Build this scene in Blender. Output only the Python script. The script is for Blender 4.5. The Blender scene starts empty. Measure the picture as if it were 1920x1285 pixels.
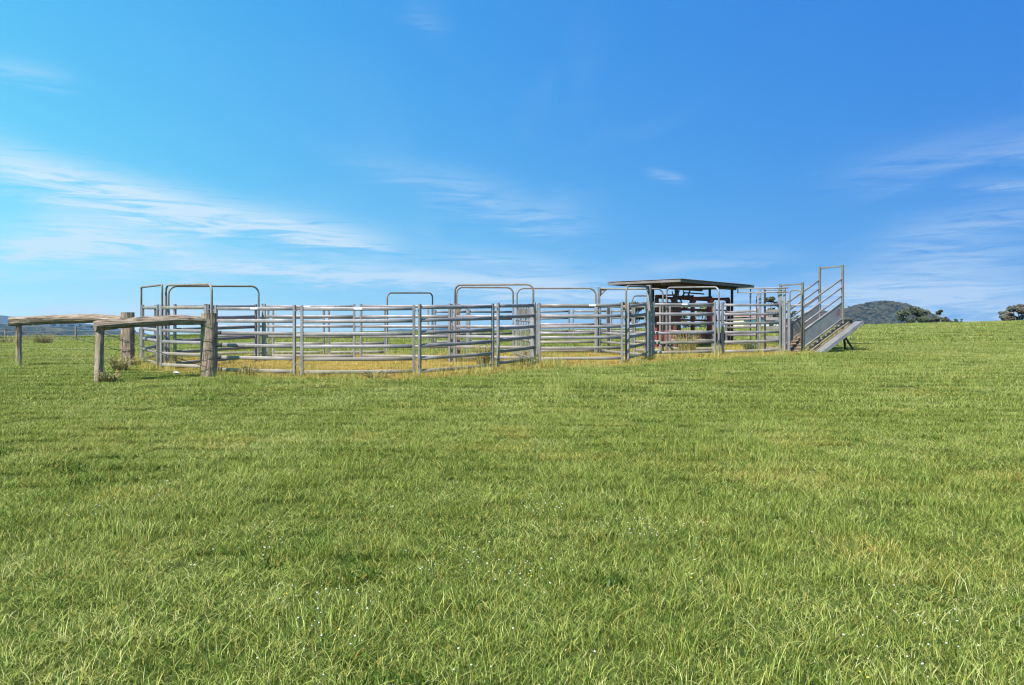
import bpy, bmesh, math, random
import numpy as np
from mathutils import Vector, Matrix

random.seed(7)
rng = np.random.default_rng(11)
scene = bpy.context.scene
COL = scene.collection

# ------------------------------------------------------------------ camera
F = 1500.0            # focal length in pixels of a 1920 wide picture
HOR = 620.0           # eye level row
EYE = 1.65            # eye height above the grass at the photographer's feet
cam_data = bpy.data.cameras.new('camera')
cam_data.sensor_width = 36.0
cam_data.lens = F / 1920.0 * 36.0
cam_data.shift_y = -22.5 / 1920.0
cam_data.clip_start = 0.1
cam_data.clip_end = 30000.0
cam = bpy.data.objects.new('camera', cam_data)
COL.objects.link(cam)
cam.location = (0, 0, EYE)
cam.rotation_euler = (math.radians(90), 0, 0)
scene.camera = cam

# ------------------------------------------------------------------ light
SUN_ELEV = math.radians(53)
SUN_DIR = Vector((-0.62, -0.78, 0)).normalized()          # towards the sun, on the ground
sun_vec = Vector((SUN_DIR.x * math.cos(SUN_ELEV), SUN_DIR.y * math.cos(SUN_ELEV), math.sin(SUN_ELEV)))
sun_data = bpy.data.lights.new('sun', 'SUN')
sun_data.energy = 4.8
sun_data.angle = math.radians(0.53)
sun_data.color = (1.0, 0.955, 0.88)
sun = bpy.data.objects.new('sun', sun_data)
COL.objects.link(sun)
sun.rotation_euler = sun_vec.to_track_quat('Z', 'Y').to_euler()
sun.location = (-20, -15, 30)

scene.view_settings.view_transform = 'Standard'
scene.view_settings.look = 'None'
EXPOSURE = 1.0
scene.view_settings.exposure = EXPOSURE
scene.view_settings.gamma = 1.0
scene.view_settings.use_curve_mapping = False

world = bpy.data.worlds.new('World')
scene.world = world
world.use_nodes = True
wt = world.node_tree
wt.nodes.clear()


def node(t, kind, **kw):
    n = t.nodes.new(kind)
    for k, v in kw.items():
        setattr(n, k, v)
    return n


def link(t, a, b):
    t.links.new(a, b)


def mth(t, op, a, b=None, c=None, clamp=False):
    n = t.nodes.new('ShaderNodeMath')
    n.operation = op
    n.use_clamp = clamp
    for i, v in enumerate((a, b, c)):
        if v is None:
            continue
        if isinstance(v, (int, float)):
            n.inputs[i].default_value = v
        else:
            t.links.new(v, n.inputs[i])
    return n.outputs[0]


def build_world():
    t = wt
    out = node(t, 'ShaderNodeOutputWorld')
    bg = node(t, 'ShaderNodeBackground')
    SKY = 0.1
    bg.inputs['Strength'].default_value = SKY
    sky = node(t, 'ShaderNodeTexSky')
    sky.sky_type = 'NISHITA'
    sky.sun_disc = False
    sky.sun_elevation = SUN_ELEV
    sky.sun_rotation = -math.atan2(SUN_DIR.x, SUN_DIR.y)
    sky.altitude = 5000.0
    sky.air_density = 1.0
    sky.dust_density = 0.0
    sky.ozone_density = 4.0
    # direction -> azimuth, elevation
    tc = node(t, 'ShaderNodeTexCoord')
    sep = node(t, 'ShaderNodeSeparateXYZ')
    link(t, tc.outputs['Generated'], sep.inputs[0])
    # clear dry air: contrast of the dome evened out, deeper blue away from the sun
    away = mth(t, 'SUBTRACT', mth(t, 'ADD', mth(t, 'MULTIPLY', sep.outputs[0], 0.84), mth(t, 'MULTIPLY', sep.outputs[1], 0.54)), 0.40)
    sc_ = node(t, 'ShaderNodeSeparateColor'); link(t, sky.outputs[0], sc_.inputs[0])
    cc_ = node(t, 'ShaderNodeCombineColor')
    for k, (gain, gam, slope) in enumerate(((0.66, 0.98, -1.2), (0.865, 0.46, -0.95), (0.965, 0.13, -0.24))):
        v_ = mth(t, 'POWER', mth(t, 'MULTIPLY', sc_.outputs[k], 0.1), gam)
        v_ = mth(t, 'MULTIPLY', v_, mth(t, 'POWER', 2.71828, mth(t, 'MULTIPLY', away, slope)))
        link(t, mth(t, 'MULTIPLY', v_, gain / SKY / 2 ** EXPOSURE), cc_.inputs[k])
    az = mth(t, 'ARCTAN2', sep.outputs[0], sep.outputs[1])
    el = mth(t, 'ARCSINE', sep.outputs[2])
    # cirrus veil over the whole dome, on a flat layer high above
    zz = mth(t, 'MAXIMUM', sep.outputs[2], 0.03)
    cx = mth(t, 'DIVIDE', sep.outputs[0], zz)
    cy = mth(t, 'DIVIDE', sep.outputs[1], zz)
    comb = node(t, 'ShaderNodeCombineXYZ')
    link(t, cx, comb.inputs[0]); link(t, cy, comb.inputs[1])
    mp = node(t, 'ShaderNodeMapping')
    mp.inputs['Rotation'].default_value = (0, 0, math.radians(22))
    mp.inputs['Scale'].default_value = (0.85, 0.16, 1)
    link(t, comb.outputs[0], mp.inputs[0])
    n1 = node(t, 'ShaderNodeTexNoise')
    n1.inputs['Scale'].default_value = 1.1
    n1.inputs['Detail'].default_value = 5
    n1.inputs['Roughness'].default_value = 0.58
    n1.inputs['Distortion'].default_value = 0.9
    link(t, mp.outputs[0], n1.inputs[0])
    n2 = node(t, 'ShaderNodeTexNoise')
    n2.inputs['Scale'].default_value = 0.22
    n2.inputs['Detail'].default_value = 3
    link(t, comb.outputs[0], n2.inputs[0])
    veil = mth(t, 'MULTIPLY', mth(t, 'SMOOTH_MIN', mth(t, 'MAXIMUM', mth(t, 'SUBTRACT', n1.outputs[0], 0.50), 0.0), 0.3, 0.1),
               mth(t, 'MAXIMUM', mth(t, 'SUBTRACT', n2.outputs[0], 0.40), 0.0))
    total = mth(t, 'MULTIPLY', veil, 3.0)

    # the separate streaks of high cloud: node group, one per streak
    g = bpy.data.node_groups.new('cirrus_streak', 'ShaderNodeTree')
    for nm in ('az', 'el', 'a0', 'e0', 'ca', 'sa', 'length', 'width', 'strength', 'curve', 'seed'):
        g.interface.new_socket(nm, in_out='INPUT', socket_type='NodeSocketFloat')
    g.interface.new_socket('mask', in_out='OUTPUT', socket_type='NodeSocketFloat')
    gi = g.nodes.new('NodeGroupInput'); go = g.nodes.new('NodeGroupOutput')
    I = gi.outputs
    da = mth(g, 'SUBTRACT', I['az'], I['a0']); de = mth(g, 'SUBTRACT', I['el'], I['e0'])
    u = mth(g, 'ADD', mth(g, 'MULTIPLY', da, I['ca']), mth(g, 'MULTIPLY', de, I['sa']))
    v = mth(g, 'SUBTRACT', mth(g, 'MULTIPLY', de, I['ca']), mth(g, 'MULTIPLY', da, I['sa']))
    un = mth(g, 'DIVIDE', u, I['length'])
    bend = mth(g, 'MULTIPLY', I['curve'], mth(g, 'MULTIPLY', un, un))
    v2 = mth(g, 'SUBTRACT', v, bend)
    wob = mth(g, 'MULTIPLY', mth(g, 'SUBTRACT', I['seed'], 0.5), mth(g, 'MULTIPLY', I['width'], 3.2))
    vn = mth(g, 'DIVIDE', mth(g, 'ADD', v2, wob), I['width'])
    fall = mth(g, 'POWER', 2.718, mth(g, 'MULTIPLY', mth(g, 'MULTIPLY', vn, vn), -1.0))
    ends = mth(g, 'POWER', 2.718, mth(g, 'MULTIPLY', mth(g, 'POWER', mth(g, 'ABSOLUTE', un), 3.0), -1.2))
    tex = mth(g, 'MULTIPLY_ADD', I['seed'], 3.4, -1.1, clamp=True)
    m = mth(g, 'MULTIPLY', mth(g, 'MULTIPLY', fall, ends), mth(g, 'MULTIPLY', tex, I['strength']))
    g.links.new(m, go.inputs[0])

    def ae(px, py):
        a = math.atan((px - 960) / F)
        return a, math.atan((HOR - py) / F * math.cos(a))
    # (start, end, half width in rows, strength, curve)
    streaks = [((-140, 268), (700, 472), 30, 0.55, 0.010), ((60, 400), (330, 465), 20, 0.36, -0.006),
               ((-60, 430), (420, 470), 26, 0.30, 0.0), ((330, 492), (1240, 548), 17, 0.55, 0.004),
               ((-60, 470), (190, 458), 20, 0.42, 0.0), ((430, 400), (760, 470), 34, 0.22, 0.0),
               ((820, 470), (1100, 505), 20, 0.22, 0.0), ((820, 360), (1120, 425), 34, 0.17, 0.0),
               ((1215, 322), (1285, 338), 9, 0.16, 0.0), ((1120, 505), (1500, 482), 18, 0.16, 0.0),
               ((1640, 455), (1980, 390), 30, 0.20, 0.0), ((1500, 540), (1980, 535), 28, 0.42, 0.0),
               ((1560, 330), (1960, 250), 34, 0.10, 0.0), ((760, 5), (840, 60), 26, 0.05, 0.0),
               ((-60, 110), (140, 150), 18, 0.13, 0.0), ((640, 300), (960, 350), 26, 0.10, 0.0),
               ((1800, 350), (2000, 345), 12, 0.16, 0.0), ((-100, 580), (520, 585), 26, 0.45, 0.0),
               ((1880, 290), (2060, 240), 20, 0.16, 0.0), ((-300, 603), (900, 596), 22, 0.34, 0.0), ((700, 560), (1700, 580), 22, 0.20, 0.0),
               ((200, 500), (720, 520), 24, 0.22, 0.0), ((560, 440), (720, 468), 10, 0.30, 0.0), ((0, 330), (420, 420), 40, 0.20, 0.0), ((1150, 592), (2300, 590), 26, 0.45, 0.0), ((1450, 560), (2000, 552), 20, 0.24, 0.0), ((640, 500), (1120, 535), 26, 0.20, 0.0), ((-100, 500), (420, 520), 26, 0.24, 0.0),
               ((880, 540), (1500, 560), 20, 0.24, 0.0), ((1600, 500), (2000, 470), 26, 0.20, 0.0)]
    # fibres drawn out along the wind, shared by every streak
    fc = node(t, 'ShaderNodeCombineXYZ'); link(t, az, fc.inputs[0]); link(t, el, fc.inputs[1])
    fm = node(t, 'ShaderNodeMapping'); fm.inputs['Rotation'].default_value = (0, 0, math.radians(11)); fm.inputs['Scale'].default_value = (9.0, 100.0, 1)
    link(t, fc.outputs[0], fm.inputs[0])
    fib = node(t, 'ShaderNodeTexNoise'); fib.inputs['Scale'].default_value = 1.0; fib.inputs['Detail'].default_value = 9
    fib.inputs['Roughness'].default_value = 0.66; fib.inputs['Distortion'].default_value = 1.1
    link(t, fm.outputs[0], fib.inputs[0])
    for k, (p, q, w, s, c) in enumerate(streaks):
        a0, e0 = ae(*p); a1, e1 = ae(*q)
        L = math.hypot(a1 - a0, e1 - e0)
        gn = t.nodes.new('ShaderNodeGroup'); gn.node_tree = g
        link(t, az, gn.inputs['az']); link(t, el, gn.inputs['el']); link(t, fib.outputs[0], gn.inputs['seed'])
        for nm, val in (('a0', (a0 + a1) / 2), ('e0', (e0 + e1) / 2), ('ca', (a1 - a0) / L), ('sa', (e1 - e0) / L),
                        ('length', L / 2), ('width', w / F), ('strength', s * 1.85), ('curve', c)):
            gn.inputs[nm].default_value = val
        total = mth(t, 'ADD', total, gn.outputs[0])
    fac = mth(t, 'MINIMUM', total, 0.8)
    mix = node(t, 'ShaderNodeMix', data_type='RGBA')
    mix.inputs['B'].default_value = (0.80 / SKY / 2 ** EXPOSURE, 0.93 / SKY / 2 ** EXPOSURE, 1.0 / SKY / 2 ** EXPOSURE, 1)
    link(t, fac, mix.inputs['Factor'])
    link(t, cc_.outputs[0], mix.inputs['A'])
    link(t, mix.outputs['Result'], bg.inputs['Color'])
    link(t, bg.outputs[0], out.inputs[0])


build_world()
world.cycles.sampling_method = 'MANUAL'
world.cycles.sample_map_resolution = 256

# ------------------------------------------------------------------ materials
MATS = {}


def mat(name, base, rough=0.6, metal=0.0, var=0.25, scale=6.0, bump=0.0, bump_scale=60.0, dark=None, spec=0.5, coords='Object', stretch=(1, 1, 1)):
    """principled surface with two noises of colour variation and fine relief"""
    if name in MATS:
        return MATS[name]
    m = bpy.data.materials.new(name)
    m.use_nodes = True
    t = m.node_tree
    b = t.nodes['Principled BSDF']
    b.inputs['Roughness'].default_value = rough
    b.inputs['Metallic'].default_value = metal
    b.inputs['Specular IOR Level'].default_value = spec
    tc = node(t, 'ShaderNodeTexCoord')
    mp = node(t, 'ShaderNodeMapping')
    mp.inputs['Scale'].default_value = stretch
    link(t, tc.outputs[coords], mp.inputs[0])
    nz = node(t, 'ShaderNodeTexNoise')
    nz.inputs['Scale'].default_value = scale
    nz.inputs['Detail'].default_value = 6
    nz.inputs['Roughness'].default_value = 0.65
    link(t, mp.outputs[0], nz.inputs[0])
    rp = node(t, 'ShaderNodeValToRGB')
    d = dark if dark else tuple(c * (1 - var) for c in base)
    l = tuple(min(1, c * (1 + var)) for c in base)
    rp.color_ramp.elements[0].position = 0.30
    rp.color_ramp.elements[0].color = (*d, 1)
    rp.color_ramp.elements[1].position = 0.72
    rp.color_ramp.elements[1].color = (*l, 1)
    link(t, nz.outputs[0], rp.inputs[0])
    if name.endswith('steel'):      # no two pieces weathered quite alike
        oi = node(t, 'ShaderNodeObjectInfo')
        mv = node(t, 'ShaderNodeMix', data_type='RGBA', blend_type='MULTIPLY'); mv.inputs['Factor'].default_value = 1.0
        cb = node(t, 'ShaderNodeCombineColor')
        for k, w in enumerate((0.30, 0.32, 0.36)):
            link(t, mth(t, 'MULTIPLY_ADD', oi.outputs['Random'], w, 1.0 - w * 0.55), cb.inputs[k])
        n3 = node(t, 'ShaderNodeTexNoise'); n3.inputs['Scale'].default_value = 7.0; n3.inputs['Detail'].default_value = 5; n3.inputs['Roughness'].default_value = 0.7
        link(t, tc.outputs[coords], n3.inputs[0])
        rs = node(t, 'ShaderNodeMix', data_type='RGBA'); rs.inputs['B'].default_value = (0.16, 0.095, 0.055, 1)
        link(t, mth(t, 'MULTIPLY_ADD', n3.outputs[0], 6.0, -3.9, clamp=True), rs.inputs['Factor'])
        link(t, rp.outputs[0], rs.inputs['A'])
        link(t, rs.outputs['Result'], mv.inputs['A']); link(t, cb.outputs[0], mv.inputs['B'])
        link(t, mv.outputs['Result'], b.inputs['Base Color'])
    else:
        link(t, rp.outputs[0], b.inputs['Base Color'])
    if bump:
        n2 = node(t, 'ShaderNodeTexNoise')
        n2.inputs['Scale'].default_value = bump_scale
        n2.inputs['Detail'].default_value = 4
        link(t, mp.outputs[0], n2.inputs[0])
        bp = node(t, 'ShaderNodeBump')
        bp.inputs['Strength'].default_value = bump
        bp.inputs['Distance'].default_value = 0.02
        link(t, n2.outputs[0], bp.inputs['Height'])
        link(t, bp.outputs[0], b.inputs['Normal'])
    MATS[name] = m
    return m


GALV = mat('galvanised_steel', (0.228, 0.198, 0.210), 0.5, 0.12, 0.30, 3.0, 0.15, 40)
GALV_WARM = mat('weathered_galvanised_steel', (0.175, 0.152, 0.135), 0.6, 0.05, 0.22, 4.0, 0.15, 40, dark=(0.13, 0.10, 0.08))
MUDDY = mat('mud_splashed_steel', (0.235, 0.205, 0.205), 0.6, 0.05, 0.2, 2.6, 0.2, 40, dark=(0.19, 0.15, 0.105))
GALV_SHEET = mat('galvanised_sheet', (0.20, 0.195, 0.20), 0.42, 0.25, 0.22, 2.0, 0.1, 12)
RUST = mat('rusty_steel', (0.26, 0.14, 0.08), 0.85, 0.2, 0.4, 9.0, 0.4, 60)
MAROON = mat('maroon_paint', (0.19, 0.032, 0.024), 0.7, 0.0, 0.35, 4.0, 0.1, 30)
RED = mat('red_paint', (0.78, 0.09, 0.05), 0.6, 0.0, 0.25, 4.0, 0.1, 30)
BLACK = mat('black_rubber', (0.02, 0.02, 0.023), 0.6, 0.0, 0.4, 8.0)
DARKSTEEL = mat('dark_steel', (0.050, 0.038, 0.040), 0.6, 0.05, 0.3, 5.0)
ROOFSTEEL = mat('roof_steel', (0.17, 0.140, 0.145), 0.7, 0.0, 0.22, 2.0)


def timber(name, yaw, axis):
    """grey weathered log: fibres and drying cracks run along the log, knots and lichen across it"""
    m = bpy.data.materials.new(name)
    m.use_nodes = True
    t = m.node_tree
    b = t.nodes['Principled BSDF']
    b.inputs['Roughness'].default_value = 0.95
    b.inputs['Specular IOR Level'].default_value = 0.15
    tc = node(t, 'ShaderNodeTexCoord')
    rot = node(t, 'ShaderNodeMapping'); rot.inputs['Rotation'].default_value = (0, 0, -yaw)
    link(t, tc.outputs['Object'], rot.inputs[0])
    st = node(t, 'ShaderNodeMapping'); st.inputs['Scale'].default_value = (0.07, 1, 1) if axis == 'x' else (1, 1, 0.07)
    link(t, rot.outputs[0], st.inputs[0])
    fib = node(t, 'ShaderNodeTexNoise'); fib.inputs['Scale'].default_value = 42; fib.inputs['Detail'].default_value = 6; fib.inputs['Roughness'].default_value = 0.6
    fib.inputs['Distortion'].default_value = 0.5
    link(t, st.outputs[0], fib.inputs[0])
    big = node(t, 'ShaderNodeTexNoise'); big.inputs['Scale'].default_value = 5; big.inputs['Detail'].default_value = 4
    link(t, rot.outputs[0], big.inputs[0])
    rp = node(t, 'ShaderNodeValToRGB'); e = rp.color_ramp.elements
    e[0].position = 0.34; e[0].color = (0.045, 0.034, 0.028, 1)
    e[1].position = 0.74; e[1].color = (0.50, 0.40, 0.325, 1)
    for p, c in ((0.40, (0.18, 0.13, 0.10)), (0.52, (0.31, 0.232, 0.18))):
        q = rp.color_ramp.elements.new(p); q.color = (*c, 1)
    link(t, fib.outputs[0], rp.inputs[0])
    mx = node(t, 'ShaderNodeMix', data_type='RGBA', blend_type='MULTIPLY'); mx.inputs['Factor'].default_value = 0.75
    r2 = node(t, 'ShaderNodeValToRGB'); r2.color_ramp.elements[0].position = 0.3; r2.color_ramp.elements[0].color = (0.55, 0.48, 0.42, 1)
    r2.color_ramp.elements[1].position = 0.65; r2.color_ramp.elements[1].color = (1.0, 1.0, 1.0, 1)
    link(t, big.outputs[0], r2.inputs[0])
    link(t, rp.outputs[0], mx.inputs['A']); link(t, r2.outputs[0], mx.inputs['B'])
    link(t, mx.outputs['Result'], b.inputs['Base Color'])
    bp = node(t, 'ShaderNodeBump'); bp.inputs['Strength'].default_value = 1.0; bp.inputs['Distance'].default_value = 0.025
    link(t, fib.outputs[0], bp.inputs['Height']); link(t, bp.outputs[0], b.inputs['Normal'])
    return m


TIMBER = timber('weathered_timber', 0.0, 'z')
TIMBER_RAIL = timber('weathered_timber_rail', math.radians(9), 'x')
TIMBER_RAIL_NEAR = timber('weathered_near_rail', math.radians(40), 'x')
DECK = mat('ramp_timber', (0.14, 0.095, 0.065), 0.85, 0.0, 0.3, 9.0, 0.4, 30)
WIRE = mat('fence_wire', (0.10, 0.09, 0.085), 0.6, 0.5, 0.3, 9.0)
BRIGHTWIRE = mat('bright_wire', (0.26, 0.27, 0.22), 0.5, 0.2, 0.2, 9.0)
TAG = mat('white_label', (0.75, 0.76, 0.76), 0.5, 0.0, 0.08, 9.0)
ROPE = mat('rope', (0.10, 0.12, 0.17), 0.9, 0.0, 0.2, 20.0)
BARK = mat('bark', (0.20, 0.17, 0.145), 0.9, 0.0, 0.35, 3.0, 0.5, 10)
STONE = mat('pale_stone', (0.62, 0.60, 0.55), 0.85, 0.0, 0.25, 14.0, 0.4, 40)
CREAM = mat('cream_weatherboard', (0.58, 0.50, 0.36), 0.8, 0.0, 0.12, 1.0)
WHITEWALL = mat('white_weatherboard', (0.72, 0.72, 0.70), 0.8, 0.0, 0.1, 1.0)
REDROOF = mat('faded_red_roof', (0.33, 0.17, 0.13), 0.7, 0.1, 0.2, 1.0)
GLASS = mat('window_glass', (0.05, 0.06, 0.07), 0.15, 0.0, 0.1, 1.0)
EMBLEM = mat('maroon_print', (0.20, 0.03, 0.035), 0.6, 0.0, 0.1, 5.0)


def leaf_mat(name, base, base2, scale=1.2):
    m = bpy.data.materials.new(name)
    m.use_nodes = True
    t = m.node_tree
    b = t.nodes['Principled BSDF']
    b.inputs['Roughness'].default_value = 0.6
    b.inputs['Specular IOR Level'].default_value = 0.25
    geo = node(t, 'ShaderNodeNewGeometry')
    rp = node(t, 'ShaderNodeValToRGB')
    rp.color_ramp.elements[0].color = (*base, 1)
    rp.color_ramp.elements[1].color = (*base2, 1)
    link(t, geo.outputs['Random Per Island'], rp.inputs[0])
    link(t, rp.outputs[0], b.inputs['Base Color'])
    return m


LEAF_OLIVE = leaf_mat('eucalypt_leaf', (0.030, 0.040, 0.018), (0.080, 0.090, 0.040))
LEAF_GREY = leaf_mat('grey_leaf', (0.075, 0.085, 0.070), (0.14, 0.15, 0.12))
LEAF_PALE = leaf_mat('pale_leaf', (0.10, 0.125, 0.055), (0.22, 0.24, 0.13))
LEAF_BROWN = leaf_mat('brown_leaf', (0.060, 0.050, 0.036), (0.13, 0.105, 0.08))
LEAF_FOREST = leaf_mat('forest_leaf', (0.052, 0.045, 0.024), (0.135, 0.108, 0.058))
LEAF_WEED = leaf_mat('dry_weed', (0.15, 0.13, 0.045), (0.42, 0.33, 0.14))

# ------------------------------------------------------------------ terrain
TC = [-1.6646, 0.2526, 1.804, -1.6147, 0.4517, -0.0972, -0.4151, 1.2054, -0.4504, 0.2081, 0.375, -0.2188, 0.1126, -0.0353]
TE = [(i, j) for i in range(4) for j in range(5) if i + j <= 4]


def ground(x, y):
    """height of the paddock: rises away from the camera to a crest about 57 m off, then falls to the valley"""
    x = np.asarray(x, float); y = np.asarray(y, float)
    X = np.clip(x, -46, 46) / 30.0
    Y = np.clip(y, -4, 58) / 30.0
    # beyond the near paddock the bend in x levels off
    e = sum(c * X ** i * Y ** j for c, (i, j) in zip(TC, TE))
    q = np.maximum(0, np.hypot(np.maximum(0, y - 50), 0.35 * np.maximum(0, np.abs(x) - 46)))
    e = e - 45.0 * (1 - np.exp(-(q / 500.0) ** 1.5))
    e = e - 0.13 * np.clip((y - 33) / 20.0, 0, 1) - 0.12 * np.clip((y - 40) / 14.0, 0, 1) * np.clip((-x - 14) / 14.0, 0, 1)
    near = np.exp(-(np.hypot(x, y) / 90.0) ** 2)
    e = e + near * (0.012 * np.sin(x * 2.1 + 0.7 * np.sin(y * 1.3)) * np.sin(y * 1.7 + 0.4) + 0.010 * np.sin(x * 4.7 + 1.0 + y * 0.6) * np.sin(y * 4.1 - x))
    return e + EYE


def gz(x, y):
    return float(ground(x, y))


def at(px, d, py=None):
    """world point d metres in front of the camera in the direction of picture column px (and row py, else on the ground)"""
    x = (px - 960.0) / F * d
    z = gz(x, d) if py is None else EYE + (HOR - py) / F * d
    return Vector((x, d, z))


# the trodden, sun dried ground inside the yards
YARD = [at(p, d).xy for p, d in ((258, 24.4), (296, 21.3), (392, 19.5), (553, 18.95), (782, 18.75), (925, 20.5), (1003, 22.2), (1168, 22.5), (1222, 24.3),
                                (1345, 25.3), (1468, 26.2), (1512, 26.9), (1520, 28.4), (1420, 30.6), (1330, 32.0), (1240, 31.5), (1120, 30.0), (1000, 28.5), (850, 27.2),
                                (727, 27.2), (500, 26.3), (300, 25.5))]


def yard_sd(x, y):
    """signed distance to the yard outline, negative inside"""
    x = np.asarray(x, float); y = np.asarray(y, float)
    inside = np.zeros(x.shape, bool)
    best = np.full(x.shape, 1e9)
    n = len(YARD)
    for i in range(n):
        ax, ay = YARD[i]; bx, by = YARD[(i + 1) % n]
        ex, ey = bx - ax, by - ay
        tt = np.clip(((x - ax) * ex + (y - ay) * ey) / (ex * ex + ey * ey), 0, 1)
        best = np.minimum(best, np.hypot(x - ax - tt * ex, y - ay - tt * ey))
        c = ((ay > y) != (by > y)) & (x < ex * (y - ay) / (ey if ey else 1e-9) + ax)
        inside ^= c
    return np.where(inside, -best, best)


def blotch(x, y, s, ph=0.0):
    """smooth lattice noise with two octaves, 0..1; s is the spatial frequency"""
    def lat(ix, iy, k):
        h = np.sin(ix * 127.1 + iy * 311.7 + k * 74.7) * 43758.5453
        return h - np.floor(h)

    def one(u, v, k):
        iu = np.floor(u); iv = np.floor(v); fu = u - iu; fv = v - iv
        fu = fu * fu * (3 - 2 * fu); fv = fv * fv * (3 - 2 * fv)
        return (lat(iu, iv, k) * (1 - fu) + lat(iu + 1, iv, k) * fu) * (1 - fv) + (lat(iu, iv + 1, k) * (1 - fu) + lat(iu + 1, iv + 1, k) * fu) * fv
    u = np.asarray(x, float) * s * 0.45; v = np.asarray(y, float) * s * 0.45
    c, d = math.cos(0.6 + ph), math.sin(0.6 + ph)
    u, v = u * c - v * d, u * d + v * c
    n = 0.68 * one(u, v, ph) + 0.32 * one(u * 2.3 + 5.2, v * 2.3 + 1.7, ph + 3.0)
    return np.clip(0.5 + 1.25 * (n - 0.5), 0, 1)


def dryness(x, y):
    sd = yard_sd(x, y)
    d = np.clip(0.62 - sd / 0.9, 0, 1)
    d = d * (0.60 + 0.60 * blotch(np.asarray(x), np.asarray(y), 2.6, 0.6))
    rear = np.clip((np.asarray(y) - 24.5 - 0.25 * np.maximum(0, np.asarray(x))) / 3.0, 0, 1)
    return np.clip(d * (1 - 0.30 * rear), 0, 1)


# ------------------------------------------------------------------ mesh helpers
def mesh_obj(name, verts, faces, material, parent=None, smooth=False, loc=None):
    me = bpy.data.meshes.new(name)
    me.from_pydata([tuple(v) for v in verts], [], faces)
    if smooth:
        me.polygons.foreach_set('use_smooth', [True] * len(me.polygons))
    me.update()
    if material:
        me.materials.append(material)
    o = bpy.data.objects.new(name, me)
    COL.objects.link(o)
    if parent is not None:
        o.parent = parent
        o.matrix_parent_inverse = Matrix.Identity(4)
    if loc is not None:
        o.location = loc
    return o


class MB:
    def __init__(self):
        self.v = []; self.f = []

    def add(self, vs, fs):
        k = len(self.v)
        self.v += [Vector(v) for v in vs]
        self.f += [tuple(i + k for i in f) for f in fs]

    def sweep(self, pts, rx, ry=None, n=10, up=Vector((0, 0, 1)), cap=True, taper=None):
        """tube along pts; rx across, ry along the up direction"""
        ry = rx if ry is None else ry
        pts = [Vector(p) for p in pts]
        rings = []
        for i, p in enumerate(pts):
            a = pts[max(0, i - 1)]; b = pts[min(len(pts) - 1, i + 1)]
            tdir = (b - a).normalized()
            u = up - tdir * up.dot(tdir)
            if u.length < 0.05:
                u = Vector((1, 0, 0)) - tdir * tdir.x
            u.normalize()
            s = tdir.cross(u)
            k = taper[i] if taper else 1.0
            rings.append([p + s * (rx * k * math.cos(2 * math.pi * j / n)) + u * (ry * k * math.sin(2 * math.pi * j / n)) for j in range(n)])
        base = len(self.v)
        for r in rings:
            self.v += r
        for i in range(len(rings) - 1):
            for j in range(n):
                a = base + i * n + j; b = base + i * n + (j + 1) % n
                self.f.append((a, b, b + n, a + n))
        if cap:
            self.f.append(tuple(base + j for j in range(n))[::-1])
            self.f.append(tuple(base + (len(rings) - 1) * n + j for j in range(n)))

    def bar(self, p, q, w, h, up=Vector((0, 0, 1)), ch=0.12):
        """rectangular bar from p to q, w across and h along up, chamfered along its length"""
        p = Vector(p); q = Vector(q)
        tdir = (q - p).normalized()
        u = up - tdir * up.dot(tdir)
        if u.length < 0.05:
            u = Vector((0, 1, 0)) - tdir * tdir.y
        u.normalize()
        s = tdir.cross(u)
        c = min(w, h) * ch
        prof = [(-w / 2 + c, -h / 2), (w / 2 - c, -h / 2), (w / 2, -h / 2 + c), (w / 2, h / 2 - c), (w / 2 - c, h / 2), (-w / 2 + c, h / 2), (-w / 2, h / 2 - c), (-w / 2, -h / 2 + c)]
        base = len(self.v)
        for e in (p, q):
            self.v += [e + s * a + u * b for a, b in prof]
        for j in range(8):
            a = base + j; b = base + (j + 1) % 8
            self.f.append((a, b, b + 8, a + 8))
        self.f.append(tuple(base + j for j in range(8))[::-1])
        self.f.append(tuple(base + 8 + j for j in range(8)))

    def build(self, name, material, parent=None, smooth=False):
        inv = Vector((0, 0, 0)); q = parent
        while q is not None:
            inv = inv + q.location; q = q.parent
        vs = [v - inv for v in self.v]
        return mesh_obj(name, vs, self.f, material, parent, smooth)


def thing(name, loc, label, category, group=None):
    o = bpy.data.objects.new(name, None)
    COL.objects.link(o)
    o.location = loc
    o.empty_display_size = 0.2
    tag(o, label, category, group)
    return o


def tag(o, label=None, category=None, group=None, kind=None):
    if label: o['label'] = label
    if category: o['category'] = category
    if group: o['group'] = group
    if kind: o['kind'] = kind
    return o


def rail(p, q, parent, material=None, name='rail', rx=0.02, ry=0.04):
    p = Vector(p); q = Vector(q)
    sag = Vector((0, 0, -random.uniform(0.0, 0.007))) if (q - p).length > 1.2 else Vector((0, 0, 0))
    m = MB(); m.sweep([p, p.lerp(q, 0.28) + sag * 0.8, p.lerp(q, 0.5) + sag, p.lerp(q, 0.72) + sag * 0.8, q], rx, ry, 14)
    return m.build(name, material or GALV, parent, True)


def box(p, q, w, h, parent, material, name, up=Vector((0, 0, 1))):
    m = MB(); m.bar(p, q, w, h, up)
    return m.build(name, material, parent)


# ------------------------------------------------------------------ ground sheet
def axis(lo_fine, hi_fine, step, far, growth=1.13):
    a = list(np.arange(lo_fine, hi_fine + 1e-6, step))
    s = step
    while a[-1] < far:
        s *= growth; a.append(min(far, a[-1] + s))
    s = step
    b = []
    c = lo_fine
    while c > -far:
        s *= growth; c = max(-far, c - s); b.append(c)
    return np.array(b[::-1] + a)


FAR = 6000.0


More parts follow.
